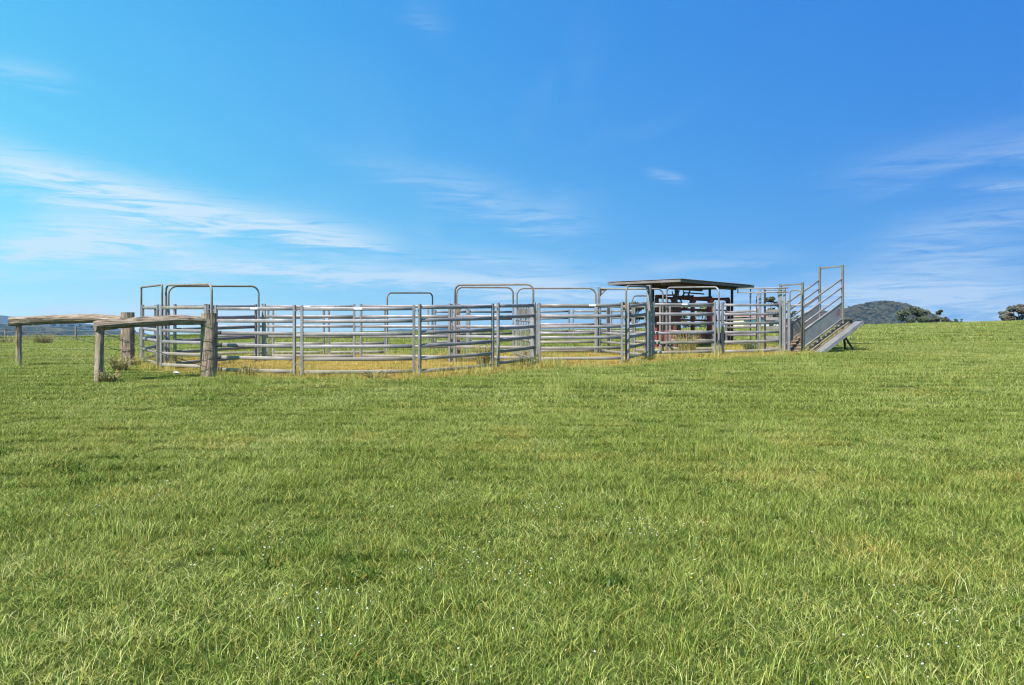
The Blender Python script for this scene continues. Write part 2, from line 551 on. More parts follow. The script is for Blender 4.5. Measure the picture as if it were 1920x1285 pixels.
def grass_ground_material():
    m = bpy.data.materials.new('paddock_ground')
    m.use_nodes = True
    t = m.node_tree
    b = t.nodes['Principled BSDF']
    b.inputs['Roughness'].default_value = 0.95
    b.inputs['Specular IOR Level'].default_value = 0.1
    tc = node(t, 'ShaderNodeTexCoord')
    n1 = node(t, 'ShaderNodeTexNoise'); n1.inputs['Scale'].default_value = 0.35; n1.inputs['Detail'].default_value = 8
    n2 = node(t, 'ShaderNodeTexNoise'); n2.inputs['Scale'].default_value = 9.0; n2.inputs['Detail'].default_value = 6
    link(t, tc.outputs['Object'], n1.inputs[0]); link(t, tc.outputs['Object'], n2.inputs[0])
    r1 = node(t, 'ShaderNodeValToRGB')
    r1.color_ramp.elements[0].position = 0.35; r1.color_ramp.elements[0].color = (0.038, 0.055, 0.012, 1)
    r1.color_ramp.elements[1].position = 0.7; r1.color_ramp.elements[1].color = (0.085, 0.100, 0.022, 1)
    link(t, n1.outputs[0], r1.inputs[0])
    r2 = node(t, 'ShaderNodeValToRGB')
    r2.color_ramp.elements[0].position = 0.3; r2.color_ramp.elements[0].color = (0.17, 0.10, 0.03, 1)
    r2.color_ramp.elements[1].position = 0.7; r2.color_ramp.elements[1].color = (0.42, 0.27, 0.075, 1)
    link(t, n2.outputs[0], r2.inputs[0])
    at_ = node(t, 'ShaderNodeAttribute'); at_.attribute_name = 'dry'
    mx = node(t, 'ShaderNodeMix', data_type='RGBA')
    link(t, at_.outputs['Fac'], mx.inputs['Factor'])
    link(t, r1.outputs[0], mx.inputs['A']); link(t, r2.outputs[0], mx.inputs['B'])
    mul = node(t, 'ShaderNodeMix', data_type='RGBA', blend_type='MULTIPLY')
    mul.inputs['Factor'].default_value = 0.6
    r3 = node(t, 'ShaderNodeValToRGB')
    r3.color_ramp.elements[0].position = 0.3; r3.color_ramp.elements[0].color = (0.45, 0.45, 0.45, 1)
    r3.color_ramp.elements[1].position = 0.65
    link(t, n2.outputs[0], r3.inputs[0])
    link(t, mx.outputs['Result'], mul.inputs['A']); link(t, r3.outputs[0], mul.inputs['B'])
    link(t, mul.outputs['Result'], b.inputs['Base Color'])
    bp = node(t, 'ShaderNodeBump'); bp.inputs['Strength'].default_value = 0.7; bp.inputs['Distance'].default_value = 0.05
    link(t, n2.outputs[0], bp.inputs['Height']); link(t, bp.outputs[0], b.inputs['Normal'])
    return m


def build_ground():
    xs = axis(-24, 24, 0.4, FAR)
    ys = axis(-2, 62, 0.4, FAR)
    X, Y = np.meshgrid(xs, ys)
    Z = ground(X, Y)
    nx, ny = len(xs), len(ys)
    verts = np.stack([X.ravel(), Y.ravel(), Z.ravel()], -1)
    idx = np.arange(nx * ny).reshape(ny, nx)
    faces = np.stack([idx[:-1, :-1].ravel(), idx[:-1, 1:].ravel(), idx[1:, 1:].ravel(), idx[1:, :-1].ravel()], -1)
    me = bpy.data.meshes.new('paddock')
    me.from_pydata(verts, [], faces.tolist())
    me.polygons.foreach_set('use_smooth', [True] * len(me.polygons))
    a = me.attributes.new('dry', 'FLOAT', 'POINT')
    a.data.foreach_set('value', dryness(X.ravel(), Y.ravel()).astype(np.float32))
    me.materials.append(grass_ground_material())
    o = bpy.data.objects.new('ground', me)
    COL.objects.link(o)
    tag(o, 'green grazing paddock rising gently to a crest', None, None, 'structure')


build_ground()

# ------------------------------------------------------------------ far hills
def hill_material(name, c0, c1, c2, scale):
    m = bpy.data.materials.new(name)
    m.use_nodes = True
    t = m.node_tree
    b = t.nodes['Principled BSDF']
    b.inputs['Roughness'].default_value = 1.0
    b.inputs['Specular IOR Level'].default_value = 0.0
    tc = node(t, 'ShaderNodeTexCoord')
    n1 = node(t, 'ShaderNodeTexNoise'); n1.inputs['Scale'].default_value = scale; n1.inputs['Detail'].default_value = 10; n1.inputs['Roughness'].default_value = 0.7
    link(t, tc.outputs['Object'], n1.inputs[0])
    r = node(t, 'ShaderNodeValToRGB')
    r.color_ramp.elements[0].position = 0.40; r.color_ramp.elements[0].color = (*c0, 1)
    r.color_ramp.elements[1].position = 0.52; r.color_ramp.elements[1].color = (*c1, 1)
    e = r.color_ramp.elements.new(0.66); e.color = (*c2, 1)
    link(t, n1.outputs[0], r.inputs[0])
    link(t, r.outputs[0], b.inputs['Base Color'])
    return m


HILL_FOREST = hill_material('forest_floor', (0.030, 0.040, 0.028), (0.050, 0.058, 0.036), (0.075, 0.075, 0.05), 0.02)
HILL_MIXED = hill_material('hill_pasture_and_bush', (0.016, 0.026, 0.026), (0.026, 0.038, 0.032), (0.085, 0.085, 0.06), 0.0042)
HILL_FARM = hill_material('hill_paddocks', (0.014, 0.022, 0.020), (0.024, 0.034, 0.024), (0.17, 0.135, 0.07), 0.0065)


def hill_height(prof, d, x, y, depth, rough, seed):
    xs = np.array([(p - 960) / F * d for p, _ in prof]); zs = np.array([EYE + (HOR - r) / F * d for _, r in prof])
    base = -50.0
    # smooth the profile a little
    h = sum(np.interp(x + o, xs, zs) * w for o, w in ((-0.012 * d, .25), (0, .5), (0.012 * d, .25)))
    s = np.clip(1 - np.abs((y - d) / depth), 0, 1)
    s = s * s * (3 - 2 * s)
    k = 2 * math.pi / (0.10 * d)
    nse = np.sin(x * k + seed + 1.2 * np.sin(y * k * 1.3)) * np.sin(y * k * 1.1 + seed * 2) + 0.5 * np.sin(x * k * 2.3 + seed * 3 + y * k * 0.8) + 0.3 * np.sin(x * k * 5.1 + seed + np.sin(y * k * 3.0))
    return base + (h - base) * s + rough * nse * s * np.clip(1.2 - s, 0.15, 1)


def build_hill(name, label, prof, d, depth, material, rough, seed, nx=160, ny=60):
    x0 = (prof[0][0] - 960) / F * d; x1 = (prof[-1][0] - 960) / F * d
    xs = np.linspace(x0, x1, nx); ys = np.linspace(d - depth, d + depth, ny)
    X, Y = np.meshgrid(xs, ys)
    Z = hill_height(prof, d, X, Y, depth, rough, seed)
    idx = np.arange(nx * ny).reshape(ny, nx)
    faces = np.stack([idx[:-1, :-1].ravel(), idx[:-1, 1:].ravel(), idx[1:, 1:].ravel(), idx[1:, :-1].ravel()], -1)
    o = mesh_obj(name, np.stack([X.ravel(), Y.ravel(), Z.ravel()], -1), faces.tolist(), material, None, True)
    tag(o, label, None, None, 'structure')
    return X, Y, Z


WOOD_PROF = [(1330, 640), (1430, 612), (1500, 600), (1545, 590), (1580, 586), (1602, 580), (1626, 573), (1650, 567.5), (1662, 567.5), (1682, 573), (1702, 580), (1732, 593), (1764, 606), (1800, 616), (1900, 640)]
build_hill('wooded_hill', 'rounded grey-green wooded hill rising behind the loading ramp', WOOD_PROF, 1500, 300, HILL_FOREST, 4, 0.3)
FARM_PROF = [(-420, 640), (-260, 612), (-120, 606), (-20, 606), (40, 611), (90, 612), (130, 615), (175, 618), (240, 626), (330, 645)]
build_hill('farmed_hill', 'nearer low hill with pale paddocks and dark bush, left edge', FARM_PROF, 1700, 420, HILL_FARM, 5, 1.9)
RANGE_PROF = [(-600, 630), (-420, 596), (-250, 586), (-100, 590), (0, 593), (30, 594), (62, 598), (84, 605), (102, 607), (116, 611), (126, 606.5), (146, 604), (160, 606), (176, 611), (215, 618), (300, 640)]
build_hill('blue_range', 'hazy blue mountain range on the far left skyline', RANGE_PROF, 4600, 700, HILL_MIXED, 14, 4.2)
MID_PROF = [(560, 650), (640, 632), (700, 624), (735, 618), (752, 616), (775, 619), (800, 616.5), (830, 615), (862, 617), (900, 619), (960, 622), (1040, 625), (1130, 650)]
build_hill('distant_ridge', 'low pale blue ridge seen between the yard rails', MID_PROF, 5000, 600, HILL_MIXED, 8, 2.4)

# ------------------------------------------------------------------ instanced scatter (stuff)
def scatter(name, variants, pos, rot, scl, idx, floats, label):
    """one object drawing copies of the meshes in variants on points; floats: {attribute name: per point values}"""
    col = bpy.data.collections.new(name + '_pieces')
    for k, me in enumerate(variants):
        o = bpy.data.objects.new('%s_piece_%02d' % (name, k), me)
        col.objects.link(o)
    me = bpy.data.meshes.new(name)
    me.vertices.add(len(pos))
    me.vertices.foreach_set('co', np.asarray(pos, np.float32).ravel())
    for nm, typ, val, fld in (('rot', 'FLOAT_VECTOR', rot, 'vector'), ('scl', 'FLOAT_VECTOR', scl, 'vector')):
        a = me.attributes.new(nm, typ, 'POINT')
        a.data.foreach_set(fld, np.asarray(val, np.float32).ravel())
    a = me.attributes.new('idx', 'INT', 'POINT'); a.data.foreach_set('value', np.asarray(idx, np.int32))
    for nm, val in floats.items():
        a = me.attributes.new(nm, 'FLOAT', 'POINT'); a.data.foreach_set('value', np.asarray(val, np.float32))
    o = bpy.data.objects.new(name, me)
    COL.objects.link(o)
    ng = bpy.data.node_groups.new(name + '_scatter', 'GeometryNodeTree')
    ng.interface.new_socket('Geometry', in_out='INPUT', socket_type='NodeSocketGeometry')
    ng.interface.new_socket('Geometry', in_out='OUTPUT', socket_type='NodeSocketGeometry')
    gi = ng.nodes.new('NodeGroupInput'); go = ng.nodes.new('NodeGroupOutput')
    ip = ng.nodes.new('GeometryNodeInstanceOnPoints')
    ci = ng.nodes.new('GeometryNodeCollectionInfo')
    ci.inputs['Collection'].default_value = col
    ci.inputs['Separate Children'].default_value = True
    ci.inputs['Reset Children'].default_value = True

    def na(nm, typ):
        n = ng.nodes.new('GeometryNodeInputNamedAttribute'); n.data_type = typ
        n.inputs['Name'].default_value = nm
        return n.outputs['Attribute']
    L = ng.links.new
    L(gi.outputs[0], ip.inputs['Points'])
    L(ci.outputs[0], ip.inputs['Instance'])
    ip.inputs['Pick Instance'].default_value = True
    L(na('idx', 'INT'), ip.inputs['Instance Index'])
    e2r = ng.nodes.new('FunctionNodeEulerToRotation')
    L(na('rot', 'FLOAT_VECTOR'), e2r.inputs[0])
    L(e2r.outputs[0], ip.inputs['Rotation'])
    L(na('scl', 'FLOAT_VECTOR'), ip.inputs['Scale'])
    L(ip.outputs[0], go.inputs[0])
    md = o.modifiers.new('scatter', 'NODES'); md.node_group = ng
    tag(o, label, None, None, 'stuff')
    return o


def np_mesh(name, verts, faces_list, material, point_attrs=None):
    me = bpy.data.meshes.new(name)
    me.from_pydata(verts.tolist() if hasattr(verts, 'tolist') else verts, [], faces_list)
    for nm, val in (point_attrs or {}).items():
        a = me.attributes.new(nm, 'FLOAT', 'POINT'); a.data.foreach_set('value', np.asarray(val, np.float32))
    me.materials.append(material)
    return me


def grass_material():
    m = bpy.data.materials.new('grass_blade')
    m.use_nodes = True
    t = m.node_tree
    t.nodes.clear()
    out = node(t, 'ShaderNodeOutputMaterial')
    tint = node(t, 'ShaderNodeAttribute'); tint.attribute_type = 'INSTANCER'; tint.attribute_name = 'tint'
    dry = node(t, 'ShaderNodeAttribute'); dry.attribute_type = 'INSTANCER'; dry.attribute_name = 'dry'
    rnd = node(t, 'ShaderNodeAttribute'); rnd.attribute_name = 'rnd'
    # blade colour: mostly fresh green, some yellow green, a few straw
    g = node(t, 'ShaderNodeValToRGB')
    cr = g.color_ramp
    cr.elements[0].position = 0.0; cr.elements[0].color = (0.034, 0.072, 0.009, 1)
    cr.elements[1].position = 1.0; cr.elements[1].color = (0.60, 0.53, 0.27, 1)
    for p, c in ((0.30, (0.122, 0.172, 0.025)), (0.60, (0.270, 0.314, 0.060)), (0.84, (0.445, 0.470, 0.135))):
        e = cr.elements.new(p); e.color = (*c, 1)
    v = mth(t, 'ADD', mth(t, 'MULTIPLY', mth(t, 'POWER', rnd.outputs['Fac'], 1.15), 0.98), mth(t, 'MULTIPLY', mth(t, 'SUBTRACT', tint.outputs['Fac'], 0.50), 0.55), clamp=True)
    link(t, v, g.inputs[0])
    d = node(t, 'ShaderNodeValToRGB')
    cr = d.color_ramp
    cr.elements[0].position = 0.0; cr.elements[0].color = (0.27, 0.15, 0.022, 1)
    cr.elements[1].position = 1.0; cr.elements[1].color = (0.66, 0.52, 0.22, 1)
    e = cr.elements.new(0.5); e.color = (0.54, 0.36, 0.085, 1)
    link(t, rnd.outputs['Fac'], d.inputs[0])
    # each blade is green or dry as the patch allows
    th = mth(t, 'MULTIPLY_ADD', mth(t, 'SUBTRACT', dry.outputs['Fac'], mth(t, 'FRACT', mth(t, 'MULTIPLY', rnd.outputs['Fac'], 7.31))), 4.0, 0.5, clamp=True)
    mx = node(t, 'ShaderNodeMix', data_type='RGBA')
    link(t, th, mx.inputs['Factor']); link(t, g.outputs[0], mx.inputs['A']); link(t, d.outputs[0], mx.inputs['B'])
    b = node(t, 'ShaderNodeBsdfDiffuse')
    link(t, mx.outputs['Result'], b.inputs['Color'])
    tr = node(t, 'ShaderNodeBsdfTranslucent')
    link(t, mx.outputs['Result'], tr.inputs['Color'])
    ms = node(t, 'ShaderNodeMixShader'); ms.inputs[0].default_value = 0.22
    link(t, b.outputs[0], ms.inputs[1]); link(t, tr.outputs[0], ms.inputs[2])
    gl = node(t, 'ShaderNodeBsdfGlossy'); gl.inputs['Roughness'].default_value = 0.42; gl.inputs['Color'].default_value = (0.9, 0.95, 0.85, 1)
    ms2 = node(t, 'ShaderNodeMixShader'); ms2.inputs[0].default_value = 0.012
    link(t, ms.outputs[0], ms2.inputs[1]); link(t, gl.outputs[0], ms2.inputs[2])
    link(t, ms2.outputs[0], out.inputs[0])
    return m


GRASS = grass_material()


def clump(name, n, radius, hmin, hmax, wid, lean, seed, seg=3, upright=0.0, rmin=0.0, rmax=1.0):
    """n curved tapering blades rooted inside a disc"""
    r = np.random.default_rng(seed)
    if radius < 0:      # square tile
        bx = -radius * r.uniform(-1.05, 1.05, n); by = -radius * r.uniform(-1.05, 1.05, n)
    else:
        rad = radius * np.sqrt(r.random(n)); th = r.random(n) * 2 * np.pi
        bx = rad * np.cos(th); by = rad * np.sin(th)
    h = hmin + (hmax - hmin) * r.random(n) ** 1.6
    w = wid * (0.6 + 0.7 * r.random(n))
    la = r.random(n) * 2 * np.pi
    ln = lean * (0.25 + 1.0 * r.random(n)) * (1 - upright)
    curl = 0.5 + 1.4 * r.random(n)
    fa = la + np.pi / 2 + r.normal(0, 0.5, n)
    verts = []; 
    V = np.zeros((n, seg * 2 + 1, 3)); 
    for s in range(seg + 1):
        f = s / seg
        z = h * f * (1 - 0.30 * np.minimum(1, ln) * f)
        off = h * ln * f ** (1 + curl * 0.5)
        px = bx + np.cos(la) * off; py = by + np.sin(la) * off
        ww = w * (1 - f) ** 0.6 * 0.5
        if s < seg:
            V[:, 2 * s] = np.stack([px - np.cos(fa) * ww, py - np.sin(fa) * ww, z], -1)
            V[:, 2 * s + 1] = np.stack([px + np.cos(fa) * ww, py + np.sin(fa) * ww, z], -1)
        else:
            V[:, 2 * s] = np.stack([px, py, z], -1)
    faces = []
    k = seg * 2 + 1
    for i in range(n):
        o = i * k
        for s in range(seg - 1):
            faces.append((o + 2 * s, o + 2 * s + 1, o + 2 * s + 3, o + 2 * s + 2))
        faces.append((o + 2 * seg - 2, o + 2 * seg - 1, o + 2 * seg))
    rv = np.repeat(rmin + (rmax - rmin) * r.random(n), k)
    V[:, :2, 2] -= 0.02
    return np_mesh(name, V.reshape(-1, 3), faces, GRASS, {'rnd': rv})


def build_grass():
    variants = []
    for k in range(8):   # 0-7 near sward tiles, half a metre square
        variants.append(clump('near_sward_%d' % k, 2100, -0.25, 0.02, 0.075 + 0.012 * (k % 3), 0.0042, 1.45, 100 + k, seg=3))
    for k in range(6):   # 8-13 middle sward tiles, 0.8 m square
        variants.append(clump('middle_sward_%d' % k, 2400, -0.40, 0.03, 0.095, 0.0062, 1.3, 200 + k, seg=2))
    for k in range(4):   # 14-17 far sward tiles, 2 m square
        variants.append(clump('far_sward_%d' % k, 4200, -1.0, 0.035, 0.11, 0.013, 1.1, 500 + k, seg=2))
    for k in range(3):   # 18-20 tufts of longer grass
        variants.append(clump('long_tuft_%d' % k, 90, 0.17, 0.08, 0.22, 0.0060, 0.75, 600 + k, seg=3))
    for k in range(3):   # 21-23 thin seeding stalks
        variants.append(clump('stalks_%d' % k, 40, 0.16, 0.20, 0.42, 0.0040, 0.30, 300 + k, seg=3, rmin=0.35, rmax=1.0))
    for k in range(2):   # 24-25 broad leaves lying low
        variants.append(clump('herb_%d' % k, 46, 0.13, 0.03, 0.09, 0.017, 1.1, 400 + k, seg=2, rmin=0.0, rmax=0.4))
    P = []; S = []; I = []; T = []; D = []; R = []

    def add(x, y, s, sz, kinds, rot, dt=0.0, dd=0.0):
        n = len(x)
        P.append(np.stack([x, y, ground(x, y)], -1))
        S.append(np.stack([s, s, sz], -1))
        I.append(rng.choice(kinds, n))
        T.append(0.22 + 0.22 * blotch(x, y, 0.6, 1.1) + 0.26 * (blotch(x, y, 1.9, 2.2) - 0.5) + 0.26 * (blotch(x, y, 4.5, 0.4) - 0.5) + 0.12 * rng.random(n) + 0.10 * np.clip((y - 10) / 20, 0, 1) + 0.10 * np.clip(x / 15, 0, 1) + dt)
        D.append(np.clip(dryness(x, y) * rng.uniform(0.8, 1.15, n) + 0.035 + 0.70 * np.clip(blotch(x, y, 1.8, 3.0) - 0.64, 0, 1) + dd, 0, 1))
        R.append(rot)

    def tiles(y0, y1, size, kinds, margin):
        ys = np.arange(y0 + size / 2, y1, size)
        for y in ys:
            xm = 0.67 * y + margin
            x = np.arange(-math.ceil(xm / size), math.ceil(xm / size) + 1) * size
            n = len(x)
            xx = x + rng.uniform(-.06, .06, n) * size; yy = np.full(n, y) + rng.uniform(-.06, .06, n) * size
            hz = 0.62 + 0.70 * blotch(xx, yy, 0.9, 0.3) * blotch(xx, yy, 2.6, 1.3) + 0.14 * rng.random(n)
            rot = np.stack([np.zeros(n), np.zeros(n), rng.integers(0, 4, n) * (math.pi / 2)], -1)
            add(xx, yy, np.full(n, 1.0), hz, kinds, rot)

    def tufts(y0, y1, dens, margin, kinds, smin, smax, fn=None, dt=0.0, dd=0.0):
        xm = 0.66 * y1 + margin
        n = int((y1 - y0) * 2 * xm * dens)
        x = rng.uniform(-xm, xm, n); y = rng.uniform(y0, y1, n)
        keep = np.abs(x) < 0.66 * y + margin
        if fn is not None:
            keep &= fn(x, y)
        x = x[keep]; y = y[keep]; n = len(x)
        s = rng.uniform(smin, smax, n)
        rot = np.stack([rng.normal(0, 0.05, n), rng.normal(0, 0.05, n), rng.uniform(0, 2 * np.pi, n)], -1)
        add(x, y, s, s * rng.uniform(0.75, 1.25, n), kinds, rot, dt, dd)

    tiles(1.5, 13.5, 0.5, list(range(8)), 2.5)
    tiles(13.5, 31.1, 0.8, list(range(8, 14)), 3.0)
    tiles(31.1, 75.1, 2.0, list(range(14, 18)), 4.0)
    longf = lambda x, y: (blotch(x, y, 1.1, 0.2) * blotch(x, y, 0.4, 1.9) > 0.34) & (yard_sd(x, y) > -0.3)
    tufts(2, 14, 1.4, 2.0, [18, 19, 20], 0.45, 0.85)
    tufts(3, 14, 4, 2.0, [18, 19, 20], 0.5, 0.95, longf)
    tufts(14, 45, 1.8, 2.0, [18, 19, 20, 21, 22, 23], 0.6, 1.05, longf)
    tufts(14, 45, 0.6, 2.0, [18, 19, 20, 20, 21], 0.5, 0.9)
    herb = lambda x, y: blotch(x, y, 1.6, 4.0) * blotch(x, y, 3.3, 0.8) > 0.38
    tufts(2, 12, 5.0, 2.0, [24, 25], 0.6, 1.2, herb, -0.1)
    stalk = lambda x, y: (blotch(x, y, 0.7, 2.7) * blotch(x, y, 1.9, 0.9) > 0.42)
    tufts(4, 26, 1.6, 2.0, [21, 22, 23], 0.5, 0.95, stalk)
    # rank growth along the feet of the panels
    fringe = lambda x, y: (np.abs(yard_sd(x, y)) < 0.35) & (y < 28)
    tufts(17, 29, 9, 0.0, [18, 19, 20, 21], 0.8, 1.25, fringe, 0.1)
    tall = lambda x, y: (np.abs(yard_sd(x, y) - 0.1) < 0.45) & (x > -2.4) & (x < 1.4) & (y < 24)
    tufts(17, 24, 12, 0.0, [18, 19, 20, 21, 22], 1.0, 1.45, tall, 0.1, 0.25)
    inside = lambda x, y: (yard_sd(x, y) < -0.2)
    tufts(18, 30, 1.8, 0.0, [18, 19, 20, 21], 0.6, 1.3, inside, 0.1, -0.3)
    tufts(18, 30, 5.0, 0.0, [18, 19, 20], 0.5, 1.0, inside, 0.1)
    scatter('grass', variants, np.concatenate(P), np.concatenate(R), np.concatenate(S), np.concatenate(I), {'tint': np.concatenate(T), 'dry': np.concatenate(D)},
            'short green pasture grass with long and dry patches')
    return len(np.concatenate(P))


N_GRASS = build_grass()

# ------------------------------------------------------------------ cattle panels
RAILS = 6
STACK = 1.60     # top of the top rail to bottom of the lowest


def post_to_ground(x, y, ztop, parent, w=0.055, material=None, name='post', yaw=0.0):
    zb = gz(x, y) - 0.06
    m = MB()
    m.bar((x, y, zb), (x, y, ztop), w, w, Vector((math.sin(yaw), math.cos(yaw), 0)))
    return m.build(name, material or GALV, parent)


def panel(label, L, R, group=None, rails=RAILS, postw=0.066, sleeves=False, tagx=None, pin=True, mat_rail=None, skip_post=(False, False), name='yard_fence', category='fence panel', ry=0.045, top_mat=None):
    """L, R = (column, row of the top rail's upper edge, height of the rail stack in rows)"""
    dL = STACK * F / L[2]; dR = STACK * F / R[2]
    a = at(L[0], dL, L[1]); b = at(R[0], dR, R[1])
    mid = (a + b) / 2
    root = thing(name, Vector((mid.x, mid.y, gz(mid.x, mid.y))), label, category, group)
    tdir = (b - a); flat = Vector((tdir.x, tdir.y, 0)).normalized()
    yaw = math.atan2(flat.x, flat.y)
    sp = (STACK - 2 * ry) / (rails - 1)
    for k in range(rails):
        dz = Vector((0, 0, -ry - k * sp))
        r_ = rail(a + dz + Vector((0, 0, random.uniform(-.006, .006))), b + dz + Vector((0, 0, random.uniform(-.006, .006))), root, (top_mat if (k == 0 and top_mat) else MUDDY if k >= rails - 2 else mat_rail), ry=ry)
        if k == 0: top_rail = r_
        if sleeves and k >= 2:
            m = MB(); m.sweep([a + dz + flat * 0.04, a + dz + flat * (0.17 + 0.02 * (k % 2))], 0.027, ry + 0.007, 14)
            s = m.build('rubber_sleeve', BLACK, r_, True)
    for e, (p, sk) in enumerate(((a, skip_post[0]), (b, skip_post[1]))):
        if not sk:
            po = post_to_ground(p.x, p.y, p.z + 0.035, root, postw, None, 'post', yaw)
            zb = gz(p.x, p.y)
            if pin:
                # hinge lugs and the drop pin that couples this panel to the next
                out = flat * (-1 if e == 0 else 1)
                for zz in (p.z - 0.10, zb + 0.28):
                    m = MB(); m.bar(p + Vector((0, 0, zz - p.z)) + out * 0.02, p + Vector((0, 0, zz - p.z)) + out * 0.062, 0.03, 0.03)
                    lug = m.build('pin_lug', GALV, po)
    if tagx is not None:
        q = a.lerp(b, tagx) + Vector((0, 0, -ry))
        n = Vector((-flat.y, flat.x, 0))
        if n.y > 0: n = -n
        m = MB(); m.bar(q - flat * 0.10 + n * 0.0225, q + flat * 0.10 + n * 0.0225, 0.004, 0.05)
        m.build('maker_plate', TAG, top_rail)
    return root, a, b


FR = 'panels along the near side of the yards'
panel('galvanised six-rail panel with black rubber sleeves at the tall timber post', (405, 575, 121), (552, 575, 125.5), FR, sleeves=True, tagx=0.50)
panel('widest six-rail galvanised panel at the front of the yards', (566, 575.6, 125.8), (776, 575, 124.6), FR, tagx=0.50)
panel('six-rail panel angling back from the foremost corner post', (787, 573.2, 126.4), (924, 572, 116), FR)
panel('shaded panel angled steeply back, with vertical bars behind it', (934, 570.3, 114.2), (1002, 569.8, 104.8), FR)
panel('six-rail panel between the steeply angled panel and the arched walk-through gate', (1011, 570.3, 105.8), (1166, 569.6, 104.6), FR, tagx=0.64)
panel('shaded gate leaf hanging inside the arched walk-through gate frame', (1178, 571, 102.6), (1211, 568.2, 97.4), None, name='yard_gate', category='gate', pin=False)
panel('six-rail panel in front of the maroon cattle crush', (1225, 568.4, 96), (1340, 568, 93.6), FR, tagx=0.50)
panel('last front panel before the loading ramp', (1355, 569.6, 91.8), (1462, 569, 90), FR)
panel('panel whose left half hides behind the tall round timber post, rusty top rail', (303, 574, 113.5), (391, 573.6, 117.5), FR, top_mat=GALV_WARM)
panel('short end panel at the left corner of the yards', (268, 574.2, 103), (296, 573.6, 111.5), None)
panel('short panel behind the left corner running away from the camera', (267, 574, 102.5), (291, 575, 95), None)

MD = 'panels across the middle of the yards'
panel('slanting inner panel under the second left hoop, mottled top rail', (328, 573, 112), (479, 573, 99), MD, top_mat=GALV_WARM)
panel('inner panel behind the rubber-sleeved panel and widest front panel', (496, 572.4, 98), (664, 572.4, 98), MD, tagx=0.47)
panel('inner panel behind the right half of the widest front panel', (677, 572.4, 98), (843, 571.4, 100.5), MD)
panel('inner panel running behind the two panels that angle back', (853, 571.4, 101), (997, 570.6, 104), MD)
panel('inner panel below the wide middle hoop', (1008, 573, 88), (1116, 573, 87), MD)
panel('inner panel slanting forward behind the arched walk-through gate', (1125, 573, 86.5), (1211, 572, 96.5), MD)

RE = 'panels along the far side of the yards'
panel('far side panel behind the second left hoop', (400, 577, 88), (503, 577, 86), RE)
panel('far side panel seen through the rubber-sleeved and widest front panels', (512, 577, 86), (607, 577, 86), RE)
panel('far side panel ending at the small far hoop', (617, 577, 86), (722, 577, 85), RE)
panel('far side panel right of the small far hoop', (816, 582.5, 75), (875, 582.5, 74), RE)
panel('far side panel behind the foremost angled panels', (880, 582.8, 74), (962, 583, 71), RE)
panel('distant rear panel above the front panel with a white plate', (1004, 583.2, 67), (1067, 582, 66), RE)
panel('distant rear panel under the wide middle hoop', (1075, 582, 66), (1138, 582, 66), RE)
panel('distant rear panel beside the tree behind the walk-through gate', (1146, 582, 66), (1186, 581, 68), RE)
panel('far panel between the walk-through gate and the cattle crush', (1190, 573, 86), (1238, 572, 88), RE)
panel('far panel in front of the crush below its base sheet', (1256, 571.5, 85), (1338, 571.5, 85), RE)
panel('race panel behind the last front panel', (1362, 584, 76), (1420, 580, 80), RE)


# ------------------------------------------------------------------ hoops over the gateways
def arc_path(a_base, b_base, za, zb, r, n=7):
    """legs up from two base points, joined at the top with rounded corners"""
    a = Vector((a_base.x, a_base.y, za)); b = Vector((b_base.x, b_base.y, zb))
    t = (b - a).normalized()
    up = Vector((0, 0, 1))
    pts = [a_base]
    ca = a - up * r + t * r
    for i in range(n + 1):
        th = math.pi * (1 - 0.5 * i / n)
        pts.append(ca + t * (r * math.cos(th)) + up * (r * math.sin(th)))
    cb = b - up * r - t * r
    for i in range(n + 1):
        th = math.pi / 2 * (1 - i / n)
        pts.append(cb + t * (r * math.cos(th)) + up * (r * math.sin(th)))
    pts.append(b_base)
    return pts


def hoop(label, L, R, r=0.2, rad=0.029, material=None, group='pipe hoops over the gateways', feet=True):
    """L, R = (column, row of the hoop's top, distance)"""
    pa = at(L[0], L[2]); pb = at(R[0], R[2])
    za = at(L[0], L[2], L[1]).z; zb = at(R[0], R[2], R[1]).z
    mid = (pa + pb) / 2
    root = thing('gateway_hoop', mid, label, 'gate frame', group)
    lo = Vector((0, 0, 0.05))
    m = MB(); m.sweep(arc_path(pa - lo, pb - lo, za, zb, r), rad, None, 12, up=Vector((0.13, 0.99, 0)))
    m.build('hoop_pipe', material or GALV_WARM, root, True)
    t = (pb - pa); t.z = 0; t.normalize()
    # square sockets that the legs stand in, and the lugs that clamp them to the panels
    for p in (pa, pb):
        post_to_ground(p.x, p.y, p.z + 1.72, root, 0.062, GALV, 'leg_socket', math.atan2(t.x, t.y))
    m = MB(); q = (pa + pb) / 2
    return root


hoop('leftmost pipe hoop with square corners over the end gateway', (265, 539, 24.0), (304, 534.5, 22.2), 0.05)
hoop('pipe hoop beside the leftmost one, right leg at the tall timber post', (311, 535.5, 22.6), (397, 533, 20.3), 0.2)
hoop('wide pipe hoop behind, its right leg standing clear against the sky', (316, 537, 23.6), (485, 537, 25.2), 0.24)
hoop('smallest far pipe hoop in the middle of the rear side', (726, 549.5, 29.2), (811, 549.5, 31.0), 0.2)
hoop('nearest tall hoop in the middle spanning the angled panels', (853, 534.5, 23.9), (1000, 533.5, 22.9), 0.2)
hoop('hoop nested just behind the nearest middle hoop', (856, 539, 26.4), (962, 539.5, 26.6), 0.2)
hoop('wide middle hoop between the nested hoop and the square framed gateway', (969, 541, 27.0), (1117, 541, 27.4), 0.24)
hoop('low far hoop behind the walk-through gate', (1186, 555, 33.5), (1252, 555, 34.5), 0.2)
hoop('wide hoop standing in front of the maroon crush', (1250, 539.5, 28.6), (1348, 538.5, 26.3), 0.2, material=GALV)


